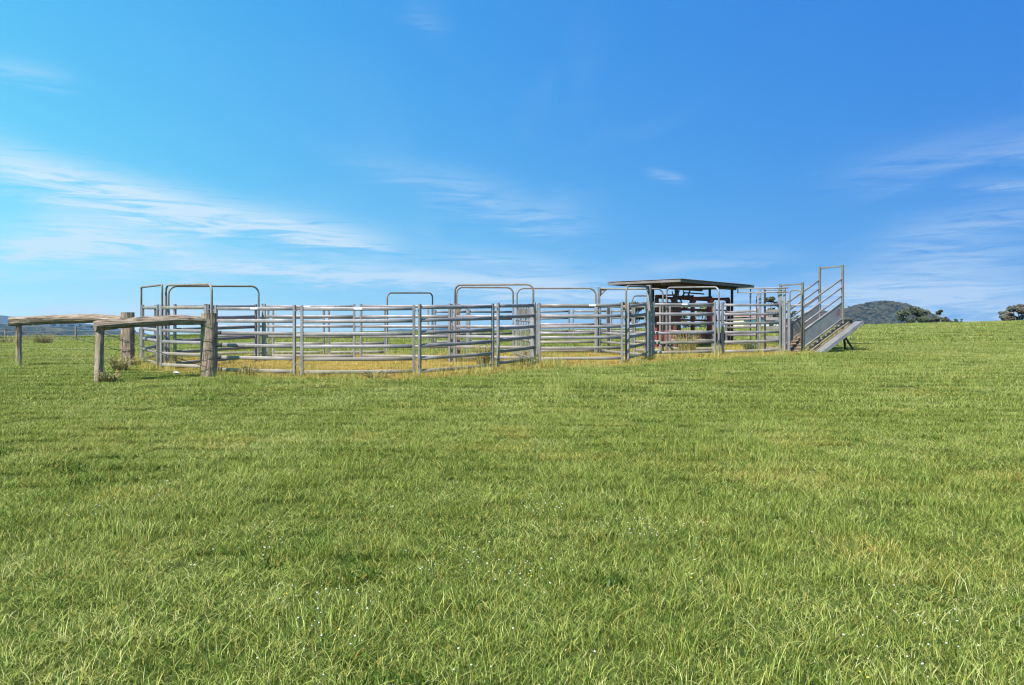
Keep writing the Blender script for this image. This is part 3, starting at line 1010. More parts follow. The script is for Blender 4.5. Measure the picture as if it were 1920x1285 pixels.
def framed_hoop(label, Lc, Rc, square, leg=0.085):
    """half square steel frame, half bent pipe: the square side has a heavy post and a corner gusset"""
    pa = at(Lc[0], Lc[2]); pb = at(Rc[0], Rc[2])
    za = at(Lc[0], Lc[2], Lc[1]).z; zb = at(Rc[0], Rc[2], Rc[1]).z
    root = thing('framed_gateway', (pa + pb) / 2, label, 'gate frame', 'framed gateways')
    a = Vector((pa.x, pa.y, za)); b = Vector((pb.x, pb.y, zb))
    up = Vector((0, 0, 1))
    if square == 'R':
        a, b, pa, pb = b, a, pb, pa
    t = (b - a).normalized()
    flat = Vector((t.x, t.y, 0)).normalized()
    box(pa - up * 0.05, a + up * 0.02, leg, leg, root, GALV, 'square_post', flat)
    r = 0.2
    pts = [a - up * 0.03 + t * 0.03]
    cb = b - up * r - t * r
    for i in range(9):
        th = math.pi / 2 * (1 - i / 8)
        pts.append(cb + t * (r * math.cos(th)) + up * (r * math.sin(th)) - up * 0.03)
    pts.append(pb - up * 0.05)
    m = MB(); m.sweep(pts, 0.029, None, 12, up=Vector((0.13, 0.99, 0)))
    m.build('bent_pipe', GALV_WARM, root, True)
    g0 = a - up * 0.05 + t * 0.04; n = t.cross(up).normalized() * 0.004
    m = MB(); tri = [g0, g0 + t * 0.26, g0 - up * 0.26]
    tri_in = [g0 + t * 0.06 - up * 0.06, g0 + t * 0.15 - up * 0.06, g0 + t * 0.06 - up * 0.15]
    vs = [p - n for p in tri] + [p - n for p in tri_in] + [p + n for p in tri] + [p + n for p in tri_in]
    fs = []
    for o in (0, 6):
        for k in range(3):
            q = (o + k, o + (k + 1) % 3, o + 3 + (k + 1) % 3, o + 3 + k)
            fs.append(q if o else q[::-1])
    for k in range(3):
        fs.append((k, (k + 1) % 3, 6 + (k + 1) % 3, 6 + k)); fs.append((3 + k, 9 + k, 9 + (k + 1) % 3, 3 + (k + 1) % 3))
    m.add(vs, fs); m.build('corner_gusset', GALV_WARM, root)
    return root, pa, pb, a, b


framed_hoop('square framed gateway with a gusseted post below the roof edge', (1123, 540, 27.8), (1243, 540.5, 28.2), 'L')
rt, pa, pb, a_, b_ = framed_hoop('arched walk-through gate frame with a heavy dark square post', (1174, 534.5, 23.1), (1217, 536, 24.9), 'R', leg=0.13)
# latch chain at the walk-through gate
p = at(1173, 23.05)
m = MB(); m.bar((p.x, p.y - 0.05, p.z + 1.60), (p.x, p.y - 0.05, p.z + 1.74), 0.05, 0.04)
m.build('latch', RUST, rt)
m = MB(); m.sweep([(p.x + 0.01, p.y - 0.06, p.z + 1.6), (p.x + 0.03, p.y - 0.08, p.z + 1.45), (p.x + 0.035, p.y - 0.07, p.z + 1.32)], 0.012, None, 8)
m.build('latch_chain', DARKSTEEL, rt, True)

# single coupling posts that stand in the gaps
def lone_post(label, px, d, row_top, w=0.06, material=None, group='coupling posts in the yards'):
    p = at(px, d); zt = at(px, d, row_top).z
    root = thing('coupling_post', p, label, 'post', group)
    post_to_ground(p.x, p.y, zt, root, w, material, 'shaft')
    m = MB(); m.bar((p.x, p.y, zt), (p.x, p.y, zt + 0.012), w + 0.015, w + 0.015, Vector((0, 1, 0))); m.build('cap', GALV_WARM, root)
    m = MB(); m.bar((p.x - w, p.y, zt - 0.15), (p.x + w, p.y, zt - 0.15), 0.03, 0.03); m.build('lug', GALV_WARM, root)


lone_post('square coupling post left of the tall timber post', 386, 20.1, 571.5)
lone_post('square post beside the rounded right leg of the second left hoop', 480, 24.6, 572)
lone_post('coupling post with hooked top behind the rubber-sleeved panel', 493, 24.8, 570.5)
lone_post('coupling post left of the rusty latch under the nearest middle hoop', 847, 24.2, 571)
lone_post('post with rusty latch under the nearest middle hoop', 860, 24.4, 571, 0.085, RUST)
lone_post('short post right of the rusty latch post', 876, 25.5, 572)
lone_post('rear post in the pair at the far small hoop', 803, 31, 578)
lone_post('slim dark post behind the square framed gateway', 1141, 29.0, 577, 0.09, DARKSTEEL)
lone_post('first post of the cluster before the loading ramp', 1467, 26.75, 566)
lone_post('stout post of the cluster before the loading ramp', 1479, 27.0, 566, 0.085)


# vertical barred gate seen behind the steeply angled panel
def barred_gate():
    a = at(968, 26.0); b = at(1001, 23.6)
    root = thing('barred_gate', (a + b) / 2, 'gate of close vertical bars behind the steeply angled panel', 'gate')
    up = Vector((0, 0, 1))
    zt = 1.72
    for k in range(8):
        p = a.lerp(b, k / 7.0)
        p.z = gz(p.x, p.y)
        box(p + up * 0.03, p + up * zt, 0.045, 0.045, root, GALV, 'bar', Vector((0, 1, 0)))
    for z in (0.12, 0.62, 1.22, 1.68):
        rail(a + up * z, b + up * z, root, GALV, 'cross_rail', ry=0.03)
    m = MB()
    for k in (2, 4, 6):
        p = a.lerp(b, k / 7.0)
        m2 = MB(); m2.bar(p + up * 1.28 - Vector((0, 0.05, 0)), p + up * 1.60 - Vector((0, 0.05, 0)), 0.10, 0.03, Vector((0, 1, 0))); m2.build('catch_plate', GALV_WARM, root)


barred_gate()


# ------------------------------------------------------------------ cattle crush under its roof
def crush():
    ax = Vector((0.684, 0.729, 0)); ay = Vector((-0.729, 0.684, 0)); up = Vector((0, 0, 1))
    o = Vector((5.93, 30.8, 0)); o.z = gz(o.x, o.y) + 0.02
    root = thing('cattle_crush', o.copy(), 'maroon steel cattle crush with levers standing under the flat roof', 'cattle crush')
    W = 0.42

    def P(x, y, z):
        return o + ax * x + ay * y + up * z
    top = 1.92
    for x in (0.0, 1.25, 2.70, 4.15):
        for s in (-1, 1):
            box(P(x, s * W, 0), P(x, s * W, top), 0.14, 0.12, root, RED if (s < 0 and x == 2.70) else MAROON, 'upright', ay)
    for s in (-1, 1):
        box(P(-0.06, s * W, top + 0.03), P(4.22, s * W, top + 0.03), 0.08, 0.09, root, MAROON, 'top_beam')
        box(P(-0.06, s * W, 0.06), P(4.22, s * W, 0.06), 0.09, 0.12, root, MAROON, 'base_beam')
        # kick sheets
        box(P(0.0, s * (W + 0.05), 0.34), P(4.15, s * (W + 0.05), 0.34), 0.012, 0.46, root, MAROON, 'kick_sheet')
        for x0, x1, mt in (((0.0, 0.36, MAROON), (2.40, 2.62, MAROON), (3.95, 4.12, MAROON)) if s < 0 else ((0.0, 0.36, MAROON), (3.85, 4.12, MAROON))):
            box(P(x0, s * (W + 0.012), 1.12), P(x1, s * (W + 0.012), 1.12), 0.012, 1.26, root, mt, 'side_sheet')
        for z in (1.08, 1.50):
            rail(P(0.36, s * W, z), P(4.15, s * W, z), root, MAROON, 'side_bar', ry=0.028)
        # gussets
        for x, sg in ((1.25, -1), (1.25, 1), (2.70, -1), (2.70, 1), (4.15, -1)):
            m = MB(); m.bar(P(x, s * W, top - 0.28), P(x + sg * 0.24, s * W, top), 0.03, 0.06); m.build('gusset', MAROON, root)
    for x in (0.0, 1.25, 2.70, 4.15):
        box(P(x, -W - 0.04, top + 0.10), P(x, W + 0.04, top + 0.10), 0.06, 0.06, root, MAROON, 'cross_beam')
    # floor
    box(P(0, 0, 0.03), P(4.15, 0, 0.03), 0.78, 0.04, root, DECK, 'floor')
    # rear slide gate and head bail
    box(P(0.03, -W + 0.05, 1.0), P(0.03, W - 0.05, 1.0), 0.02, 1.5, root, MAROON, 'rear_gate')
    for s in (-1, 1):
        m = MB(); m.sweep([P(4.10, s * 0.30, 0.1), P(4.10, s * 0.13, 0.6), P(4.10, s * 0.11, 1.2), P(4.10, s * 0.24, 1.85)], 0.03, None, 8); m.build('head_bail', RED, root, True)
    # ratchet plates and operating levers over the rear end
    for k in range(7):
        x = -0.25 + 0.2 * k
        m = MB(); m.bar(P(x, -W - 0.06, top + 0.02), P(x + 0.16 * (1 if k % 2 else -1), -W - 0.10, top + 0.22 + 0.05 * (k % 3)), 0.02, 0.06); m.build('lever', DARKSTEEL, root)
    for k in range(4):
        m = MB(); m.bar(P(-0.12, -W + 0.24 * k, 1.45 + 0.1 * k), P(-0.34, -W + 0.22 * k - 0.05, 1.80 + 0.05 * k), 0.025, 0.05); m.build('lever', DARKSTEEL, root)
    for x0, z0, x1, z1 in ((0.75, 1.6, 1.15, 1.98), (1.2, 1.7, 0.85, 1.95), (0.5, 1.5, 0.2, 1.85)):
        m = MB(); m.bar(P(x0, -W - 0.09, z0), P(x1, -W - 0.09, z1), 0.02, 0.07); m.build('lever', DARKSTEEL, root)
    box(P(0.5, -W - 0.08, top + 0.20), P(2.0, -W - 0.08, top + 0.20), 0.03, 0.05, root, DARKSTEEL, 'squeeze_bar')
    box(P(0.95, -W - 0.10, 0.35), P(1.2, -W - 0.10, 0.35), 0.012, 0.36, root, GALV_SHEET, 'access_plate')

    # roof over it
    r0 = Vector((6.09, 29.0, 0)); la = Vector((-2.37, 2.0, 0)); lb = Vector((3.94, 4.2, 0))
    c = r0 + la * 0.5 + lb * 0.5
    zr = EYE + 1.84
    roof = thing('flat_roof_shelter', Vector((c.x, c.y, gz(c.x, c.y))), 'flat corrugated steel roof on slim posts above the crush', 'shelter')
    ua = la.normalized(); ub = lb.normalized(); La = la.length; Lb = lb.length
    # corrugated sheet, waves running along the short side
    n = 240
    vs = []; fs = []
    for k in range(n + 1):
        s = Lb * k / n + 0.0
        h = 0.012 * math.sin(2 * math.pi * s / 0.076 * 0.5)
        for q, (w_, dz) in enumerate(((-0.06, 0.0), (La + 0.06, 0.0))):
            pt = r0 + ub * s + ua * w_
            vs.append(Vector((pt.x, pt.y, zr + 0.035 + h)))
    for k in range(n):
        fs.append((2 * k, 2 * k + 1, 2 * k + 3, 2 * k + 2))
    m = MB(); m.add(vs, fs)
    sh = m.build('corrugated_sheet', ROOFSTEEL, roof, True)
    md = sh.modifiers.new('thickness', 'SOLIDIFY'); md.thickness = 0.004
    e = 0.085
    for p, q in ((r0, r0 + la), (r0, r0 + lb), (r0 + la, r0 + la + lb), (r0 + lb, r0 + la + lb)):
        p = Vector((p.x, p.y, zr - e / 2 + 0.005)); q = Vector((q.x, q.y, zr - e / 2 + 0.005))
        box(p, q, 0.04, e, roof, GALV_WARM if p.y < 29.5 and q.x > 8 else ROOFSTEEL, 'fascia')
    for k in range(1, 6):
        p = r0 + lb * (k / 6.0) + ua * 0.03; q = p + la - ua * 0.06
        box(Vector((p.x, p.y, zr - 0.03)), Vector((q.x, q.y, zr - 0.03)), 0.05, 0.06, roof, TIMBER_RAIL, 'purlin')
    for k in (0.25, 0.75):
        p = r0 + la * k + ub * 0.03; q = p + lb - ub * 0.06
        box(Vector((p.x, p.y, zr - 0.105)), Vector((q.x, q.y, zr - 0.105)), 0.06, 0.08, roof, TIMBER_RAIL, 'bearer')
    for x, s in ((0.0, -1), (0.0, 1), (4.15, -1), (4.15, 1)):
        b = P(x + (-0.12 if x == 0 else 0.12), s * (W + 0.10), 0)
        z0 = gz(b.x, b.y) - 0.05
        box(Vector((b.x, b.y, z0)), Vector((b.x, b.y, zr - 0.06)), 0.09, 0.09, roof, DARKSTEEL, 'post', ay)
    q = r0 + lb * 0.985 + la * 0.03
    m = MB(); m.sweep([(q.x, q.y, zr - 0.05), (q.x, q.y, zr - 0.7), (q.x, q.y, gz(q.x, q.y))], 0.022, None, 8); m.build('downpipe', GALV, roof, True)


crush()


# ------------------------------------------------------------------ slide gate with overhead track
def slide_gate():
    d = 28.0
    a = at(1425, d); b = at(1471, 27.6)
    t = (b - a); t.z = 0; t.normalize()
    up = Vector((0, 0, 1))
    root = thing('slide_gate', (a + b) / 2, 'sliding yard gate hung from an overhead track with ropes', 'gate')
    zt = at(1425, d, 541.5).z; z2 = at(1425, d, 549).z
    n = Vector((t.y, -t.x, 0))
    for p in (a, b):
        box(p - up * 0.05, Vector((p.x, p.y, zt + 0.03)), 0.075, 0.075, root, GALV, 'post', t)
    for p in (a + t * 0.14 + n * -0.12, b - t * 0.16 + n * -0.12):
        box(p - up * 0.05, Vector((p.x, p.y, zt - 0.02)), 0.075, 0.06, root, DARKSTEEL, 'guide_post', t)
    l = at(1384, d - 0.02); r = at(1479, 27.5)
    for z in (zt, z2):
        rail(Vector((l.x, l.y, z)) + n * 0.055, Vector((r.x, r.y, z)) + n * 0.055, root, GALV, 'track', rx=0.018, ry=0.022)
    box(Vector((l.x, l.y, z2 - 0.03)) + n * 0.055, Vector((l.x, l.y, zt + 0.03)) + n * 0.055, 0.04, 0.04, root, DARKSTEEL, 'end_stop', t)
    q = Vector((b.x, b.y, 0)) - t * 0.14
    box(Vector((q.x, q.y, zt - 0.55)) + n * 0.06, Vector((q.x, q.y, zt - 0.02)) + n * 0.06, 0.15, 0.02, root, GALV_SHEET, 'trolley_plate', n)
    # leaf with wide flat boards
    l0 = a + t * 0.19 - n * 0.06; l1 = b - t * 0.20 - n * 0.06
    z0 = gz(a.x, a.y)
    for z, h in ((0.12, 0.07), (0.47, 0.11), (0.82, 0.11), (1.14, 0.11), (1.42, 0.08), (1.62, 0.06)):
        box(Vector((l0.x, l0.y, z0 + z)), Vector((l1.x, l1.y, z0 + z)), 0.03, h, root, GALV, 'gate_board')
    # bent stay over the leaf
    s0 = a + t * 0.16; s1 = b - t * 0.20
    zz = zt - 0.05
    m = MB(); m.sweep([Vector((s0.x, s0.y, zz)), Vector(((s0.x * .35 + s1.x * .65), (s0.y * .35 + s1.y * .65), zz)), Vector(((s0.x * .12 + s1.x * .88), (s0.y * .12 + s1.y * .88), zz - 0.05)), Vector((s1.x, s1.y, zz - 0.14))], 0.02, None, 8)
    m.build('bent_stay', GALV, root, True)
    # bent left stay
    e0 = a - t * 0.12
    m = MB(); m.sweep([Vector((a.x, a.y, z2 - 0.02)), Vector((e0.x + t.x * .05, e0.y, z2 - 0.04)), Vector((e0.x, e0.y, z2 - 0.14)), Vector((e0.x, e0.y, z0))], 0.022, None, 8)
    m.build('side_stay', GALV, root, True)
    for px, zb in ((1405.6, 0.95), (1408.6, 0.9)):
        p = at(px, d - 0.08)
        m = MB(); m.sweep([Vector((p.x, p.y, z2)), Vector((p.x - 0.012, p.y, z2 - 0.4)), Vector((p.x - 0.03, p.y, z0 + zb))], 0.007, None, 6)
        m.build('rope', ROPE, root, True)


slide_gate()


# ------------------------------------------------------------------ loading ramp
def loading_ramp():
    N0 = Vector((9.81, 27.0, 0)); l = Vector((1.7, 0.85, 0)); w = Vector((-0.45, 0.9, 0))
    L = l.length; ul = l.normalized(); uw = w.normalized(); up = Vector((0, 0, 1))
    zlo = EYE - 0.62           # floor at the foot
    rise = 1.02
    root = thing('loading_ramp', Vector((N0.x, N0.y, gz(N0.x, N0.y))), 'galvanised cattle loading ramp sloping up to the right with sheeted sides', 'loading ramp')

    def P(s, side, z):
        """s along the ramp 0..1, side 0 near 1 far, z above the sloping floor"""
        p = N0 + l * s + w * side
        return Vector((p.x, p.y, zlo + rise * s + z))

    def V(s, side, z):
        p = N0 + l * s + w * side
        return Vector((p.x, p.y, z))
    # end portals
    zl = EYE + (HOR - 530) / F * 27.0
    zu = EYE + (HOR - 497) / F * 27.87
    for sd in (0, 1):
        b = V(0, sd, 0); b.z = gz(b.x, b.y) - 0.05
        box(b, V(0, sd, zl), 0.075, 0.075, root, GALV_WARM, 'portal_post', ul)
        box(P(1, sd, -0.14), V(1, sd, zu), 0.075, 0.075, root, GALV_WARM, 'portal_post', ul)
    box(V(0, 0, zl - 0.045) + uw * 0.03, V(0, 1, zl - 0.045) - uw * 0.03, 0.05, 0.05, root, GALV_WARM, 'portal_header')
    box(V(1, 0, zu - 0.045) + uw * 0.03, V(1, 1, zu - 0.045) - uw * 0.03, 0.05, 0.05, root, GALV_WARM, 'portal_header')
    for sd in (0, 1):
        for z in (1.42, 1.12, 0.83, 0.60, 0.02):
            rail(P(0.03, sd, z), P(0.99, sd, z), root, GALV, 'side_rail', ry=0.034)
        m = MB()
        nrm = uw * 0.004
        quad = [P(0.03, sd, 0.04), P(0.99, sd, 0.04), P(0.99, sd, 0.58), P(0.03, sd, 0.58)]
        vs = [p - nrm for p in quad] + [p + nrm for p in quad]
        m.add(vs, [(3, 2, 1, 0), (4, 5, 6, 7), (0, 1, 5, 4), (1, 2, 6, 5), (2, 3, 7, 6), (3, 0, 4, 7)])
        m.build('side_sheet', GALV_SHEET, root)
    # floor with cleats
    m = MB(); m.bar(P(-0.14, 0.5, -0.03), P(1.0, 0.5, -0.03), w.length - 0.09, 0.03, up); m.build('floor', DECK, root)
    for k in range(11):
        s = -0.11 + k * 0.107
        m = MB(); m.bar(P(s, 0.06, 0.015), P(s, 0.94, 0.015), 0.05, 0.05, up); m.build('cleat', DECK, root)
    # chassis under the near side: channel with cleat ends showing, then the catwalk
    box(P(0.02, -0.07, -0.10), P(1.0, -0.07, -0.10), 0.05, 0.10, root, DARKSTEEL, 'chassis_beam')
    box(P(0.02, 1.0, -0.12), P(1.0, 1.0, -0.12), 0.05, 0.10, root, DARKSTEEL, 'chassis_beam')
    for k in range(9):
        s = 0.06 + k * 0.108
        m = MB(); m.bar(P(s, -0.10, -0.075), P(s + 0.035, -0.10, -0.075), 0.05, 0.05, up); m.build('bracket', GALV, root)
    box(P(0.02, -0.16, -0.17), P(1.06, -0.16, -0.17), 0.04, 0.05, root, GALV_WARM, 'stringer')
    box(P(0.04, -0.24, -0.22), P(1.05, -0.24, -0.22), 0.03, 0.03, root, RUST, 'stringer')
    m = MB(); m.bar(P(0.03, -0.42, -0.26), P(1.16, -0.42, -0.26), 0.34, 0.035, up); m.build('catwalk', GALV_SHEET, root)
    box(P(0.03, -0.61, -0.27), P(1.16, -0.61, -0.27), 0.012, 0.13, root, GALV, 'catwalk_edge')
    # flap platform at the top
    m = MB(); m.bar(P(1.0, 0.42, 0.0), P(1.0, 0.42, 0.0) + ul * 0.44, 0.96, 0.04, up); m.build('top_flap', GALV_WARM, root)
    m = MB(); m.bar(P(1.0, 0.02, -0.08), P(1.0, 0.02, -0.08) + ul * 0.46, 0.04, 0.20, up); m.build('flap_side', TIMBER_RAIL, root)
    m = MB(); q = P(1.0, 0.02, -0.08) + ul * 0.46; m.bar(q + up * 0.12, q - up * 0.14, 0.05, 0.05, uw); m.build('flap_bolt', DARKSTEEL, root)
    # folding legs
    q = P(0.93, -0.1, -0.14)
    f0 = Vector((q.x + 0.10, q.y - 0.05, 0)); f0.z = gz(f0.x, f0.y) - 0.03
    f1 = Vector((q.x + 0.46, q.y + 0.10, 0)); f1.z = gz(f1.x, f1.y) - 0.03
    box(q, f0, 0.06, 0.07, root, DARKSTEEL, 'leg', uw)
    box(q.lerp(f0, 0.35), f1, 0.05, 0.06, root, DARKSTEEL, 'leg', uw)
    q2 = P(0.93, 1.0, -0.14); f2 = Vector((q2.x + 0.1, q2.y, 0)); f2.z = gz(f2.x, f2.y) - 0.03
    box(q2, f2, 0.06, 0.07, root, DARKSTEEL, 'leg', uw)
    # maroon emblem on the near sheet: a house outline with a ring in it
    c = P(0.89, 0, 0.34) - uw * 0.0065
    tl = (P(1, 0, 0) - P(0, 0, 0)).normalized()

    def E(u, v):
        return c + ul * u + up * (v + u * rise / L)
    m = MB()
    outer = [(-0.085, -0.10), (0.085, -0.10), (0.085, 0.03), (0.0, 0.115), (-0.085, 0.03)]
    inner = [(-0.06, -0.075), (0.06, -0.075), (0.06, 0.018), (0.0, 0.08), (-0.06, 0.018)]
    vs = [E(*p) for p in outer] + [E(*p) for p in inner]
    m.add(vs, [(i, (i + 1) % 5, 5 + (i + 1) % 5, 5 + i) for i in range(5)])
    k = 10
    vs = [E(0.04 * math.cos(2 * math.pi * i / k), -0.02 + 0.04 * math.sin(2 * math.pi * i / k)) for i in range(k)] + [E(0.02 * math.cos(2 * math.pi * i / k), -0.02 + 0.02 * math.sin(2 * math.pi * i / k)) for i in range(k)]
    m.add(vs, [(i, (i + 1) % k, k + (i + 1) % k, k + i) for i in range(k)])
    m.build('emblem', EMBLEM, root)
    # gate at the foot of the ramp
    g = thing('ramp_gate', V(0, 0.5, gz(N0.x, N0.y)), 'small bent-pipe gate at the foot of the loading ramp', 'gate')
    a = at(1481, 27.15); b = at(1503, 26.9)
    za = at(1481, 27.15, 545).z; zb = at(1503, 26.9, 545).z
    m = MB(); m.sweep(arc_path(a - up * 0.03, b - up * 0.03, za, zb, 0.09), 0.022, None, 10, up=Vector((0.13, 0.99, 0))); m.build('gate_pipe', GALV_WARM, g, True)
    z1 = at(1481, 27.1, 573).z
    rail(Vector((a.x, a.y, z1)), Vector((b.x, b.y, z1)), g, GALV, 'cross_rail', ry=0.03)
    m = MB(); m.bar(Vector((b.x + 0.06, b.y - 0.06, z1 - 0.02)), Vector((b.x + 0.06, b.y - 0.06, z1 + 0.1)), 0.05, 0.04, Vector((0, 1, 0))); m.build('latch', GALV, g)


loading_ramp()


# ------------------------------------------------------------------ timber strainer posts of the paddock fence
def rough_log(m, pts, radii, n=14, seed=0, flat=1.0):
    """uneven log: a swept ring with bumps that follow its length"""
    r = random.Random(seed)
    ph = [r.uniform(0, 6.28) for _ in range(5)]
    pts = [Vector(p) for p in pts]
    # resample
    P = []; R = []
    segs = 7
    for i in range(len(pts) - 1):
        for k in range(segs):
            f = k / segs
            P.append(pts[i].lerp(pts[i + 1], f)); R.append(radii[i] * (1 - f) + radii[i + 1] * f)
    P.append(pts[-1]); R.append(radii[-1])
    base = len(m.v)
    for i, p in enumerate(P):
        a = P[max(0, i - 1)]; b = P[min(len(P) - 1, i + 1)]
        t = (b - a).normalized()
        u = Vector((0, 0, 1)) - t * t.z
        if u.length < 0.2:
            u = Vector((0, 1, 0)) - t * t.y
        u.normalize(); s = t.cross(u)
        for j in range(n):
            th = 2 * math.pi * j / n
            k = 1 + 0.07 * math.sin(3 * th + ph[0] + i * 0.25) + 0.05 * math.sin(5 * th + ph[1] - i * 0.15) + 0.04 * math.sin(9 * th + ph[2]) + 0.03 * r.uniform(-1, 1)
            m.v.append(p + s * (R[i] * k * math.cos(th)) + u * (R[i] * k * flat * math.sin(th)))
    for i in range(len(P) - 1):
        for j in range(n):
            a = base + i * n + j; b = base + i * n + (j + 1) % n
            m.f.append((a, b, b + n, a + n))
    m.f.append(tuple(base + j for j in range(n))[::-1])
    m.f.append(tuple(base + (len(P) - 1) * n + j for j in range(n)))


def ring(center, radius, parent, tilt=0.0, wire=0.006, name='wire_loop'):
    m = MB()
    pts = []
    for k in range(25):
        th = 2 * math.pi * k / 24
        pts.append(center + Vector((radius * math.cos(th), radius * math.sin(th), tilt * math.cos(th))))
    m.sweep(pts, wire, None, 6, cap=False)
    m.build(name, WIRE, parent, True)


def strainer(label, big, small, beam_rows, rb, rs, rr, seeds, loops, brace=None, lean=0.0, beam_bow=0.0, overshoot=0.12):
    """big, small = (column, distance, row of top); beam_rows = centre rows of the beam at the small and big ends"""
    B = at(big[0], big[1]); S = at(small[0], small[1])
    zB = at(big[0], big[1], big[2]).z; zS = at(small[0], small[1], small[2]).z
    root = thing('strainer_post', B, label, 'fence strainer', 'timber strainer assemblies')
    up = Vector((0, 0, 1))
    m = MB(); rough_log(m, [B - up * 0.1, B + up * 0.5, Vector((B.x, B.y, zB))], [rb * 1.08, rb, rb * 0.93], 16, seeds[0]); m.build('main_post', TIMBER, root, False)
    St = Vector((S.x + lean, S.y, zS))
    m = MB(); rough_log(m, [S - up * 0.1, (S + St) / 2, St], [rs * 1.05, rs * 1.0, rs * 0.95], 12, seeds[1]); m.build('stay_post', TIMBER, root, False)
    z0 = at(small[0], small[1], beam_rows[0]).z; z1 = at(big[0], big[1], beam_rows[1]).z
    flat = Vector((B.x - S.x, B.y - S.y, 0)).normalized()
    p0 = Vector((St.x, St.y, z0)) - flat * overshoot; p1 = Vector((B.x, B.y, z1)) - flat * (rb * 0.6)
    mid1 = p0.lerp(p1, 0.35) + up * beam_bow; mid2 = p0.lerp(p1, 0.75) + up * beam_bow * 1.3
    m = MB(); rough_log(m, [p0, mid1, mid2, p1], [rr * 1.05, rr, rr * 1.02, rr * 0.9], 14, seeds[2], 0.85); m.build('top_rail', TIMBER_RAIL_NEAR if seeds[0] == 1 else TIMBER_RAIL, root, False)
    for row, tl in loops:
        c = at(big[0], big[1], row)
        ring(Vector((B.x, B.y, c.z)), rb * 1.10, root, tl)
    if brace:
        (r0, r1) = brace
        a = Vector((St.x, St.y, at(small[0], small[1], r0).z)) - Vector((0, rs, 0)); b = Vector((B.x, B.y, at(big[0], big[1], r1).z)) - Vector((0, rb, 0))
        m = MB(); m.sweep([a, a.lerp(b, 0.5) - up * 0.02, b], 0.007, None, 6); m.build('brace_wire', WIRE, root, True)
    return B, S


B1, S1 = strainer('tall round timber post with rail, right of the wire gate opening', (392, 19.15, 587.5), (184, 17.6, 612), (611.5, 601.5), 0.172, 0.088, 0.128, (1, 2, 3),
                  [(609, .03), (637, .0), (654, .03), (672, .04), (692, .05)], brace=(622, 688), lean=0.06, beam_bow=0.035)
B2, S2 = strainer('stout timber post and long weathered rail at the far left', (239.5, 22.4, 586), (35, 22.0, 606), (603.5, 601), 0.175, 0.072, 0.142, (4, 5, 6),
                  [(596, .0), (638, .0), (656, -.02), (671, .0)], brace=(600, 660), beam_bow=0.05, overshoot=0.22)


def wires(label, pts_fn, rows, material=WIRE, rad=0.0026):
    a0 = pts_fn[0]; 
    root = thing('fence_wires', Vector((a0.x, a0.y, gz(a0.x, a0.y))), label, 'wire', 'strained wires of the paddock fence')
    for hgt in rows:
        pp = []
        for i in range(len(pts_fn) - 1):
            a = pts_fn[i]; b = pts_fn[i + 1]
            for k in range(6):
                q = a.lerp(b, k / 6.0)
                pp.append(Vector((q.x, q.y, gz(a.x, a.y) * (1 - k / 6.0) + gz(b.x, b.y) * k / 6.0 + hgt - 0.05 * math.sin(math.pi * k / 6.0))))
        pp.append(Vector((pts_fn[-1].x, pts_fn[-1].y, gz(pts_fn[-1].x, pts_fn[-1].y) + hgt)))
        m = MB(); m.sweep(pp, rad, None, 5); m.build('wire', material, root, True)


wires('four bright wires running left out of the picture from the far left rail', [S2, at(-260, 21.5)], (0.25, 0.5, 0.75, 1.0), BRIGHTWIRE)
wires('bright wires strained below the long weathered rail at the far left', [S2, B2], (0.25, 0.52, 0.8), BRIGHTWIRE)
wires('dark wires strained between the leaning stay post and tall round post', [S1, B1], (0.2, 0.45, 0.72))

# far fence on the crest, left
def far_fence():
    pts = [at(px, d) for px, d in ((-150, 50), (-60, 51), (10, 51.5), (142, 52), (262, 52.5), (400, 53))]
    root = thing('crest_fence', pts[3], 'slim dark posts and wire along the crest at the far left', 'fence')
    for k, p in enumerate(pts):
        m = MB(); rough_log(m, [p - Vector((0, 0, .1)), p + Vector((0, 0, 0.95 if k == 3 else 0.75))], [0.06, 0.055], 8, 20 + k); m.build('post', TIMBER, root)
    for h in (0.35, 0.65):
        m = MB(); m.sweep([p + Vector((0, 0, h)) for p in pts], 0.006, None, 5); m.build('wire', BRIGHTWIRE, root, True)


far_fence()

# pale stone in the grass by the tall post
def stone():
    p = at(331, 19.0)
    bm = bmesh.new(); bmesh.ops.create_icosphere(bm, subdivisions=3, radius=0.05)
    for v in bm.verts:
        k = 1 + 0.18 * math.sin(v.co.x * 60 + 1) * math.sin(v.co.y * 70) + 0.1 * math.sin(v.co.z * 90)
        v.co = Vector((v.co.x * 1.3 * k, v.co.y * k, v.co.z * 0.7 * k))
    me = bpy.data.meshes.new('stone'); bm.to_mesh(me); bm.free(); me.materials.append(STONE)
    me.polygons.foreach_set('use_smooth', [True] * len(me.polygons))
    o = bpy.data.objects.new('stone', me); COL.objects.link(o); o.location = p + Vector((0, 0, 0.08)); o.rotation_euler = (0.1, 0.2, 0.5)
    tag(o, 'small pale stone in the grass below the tall timber post', 'stone')


stone()


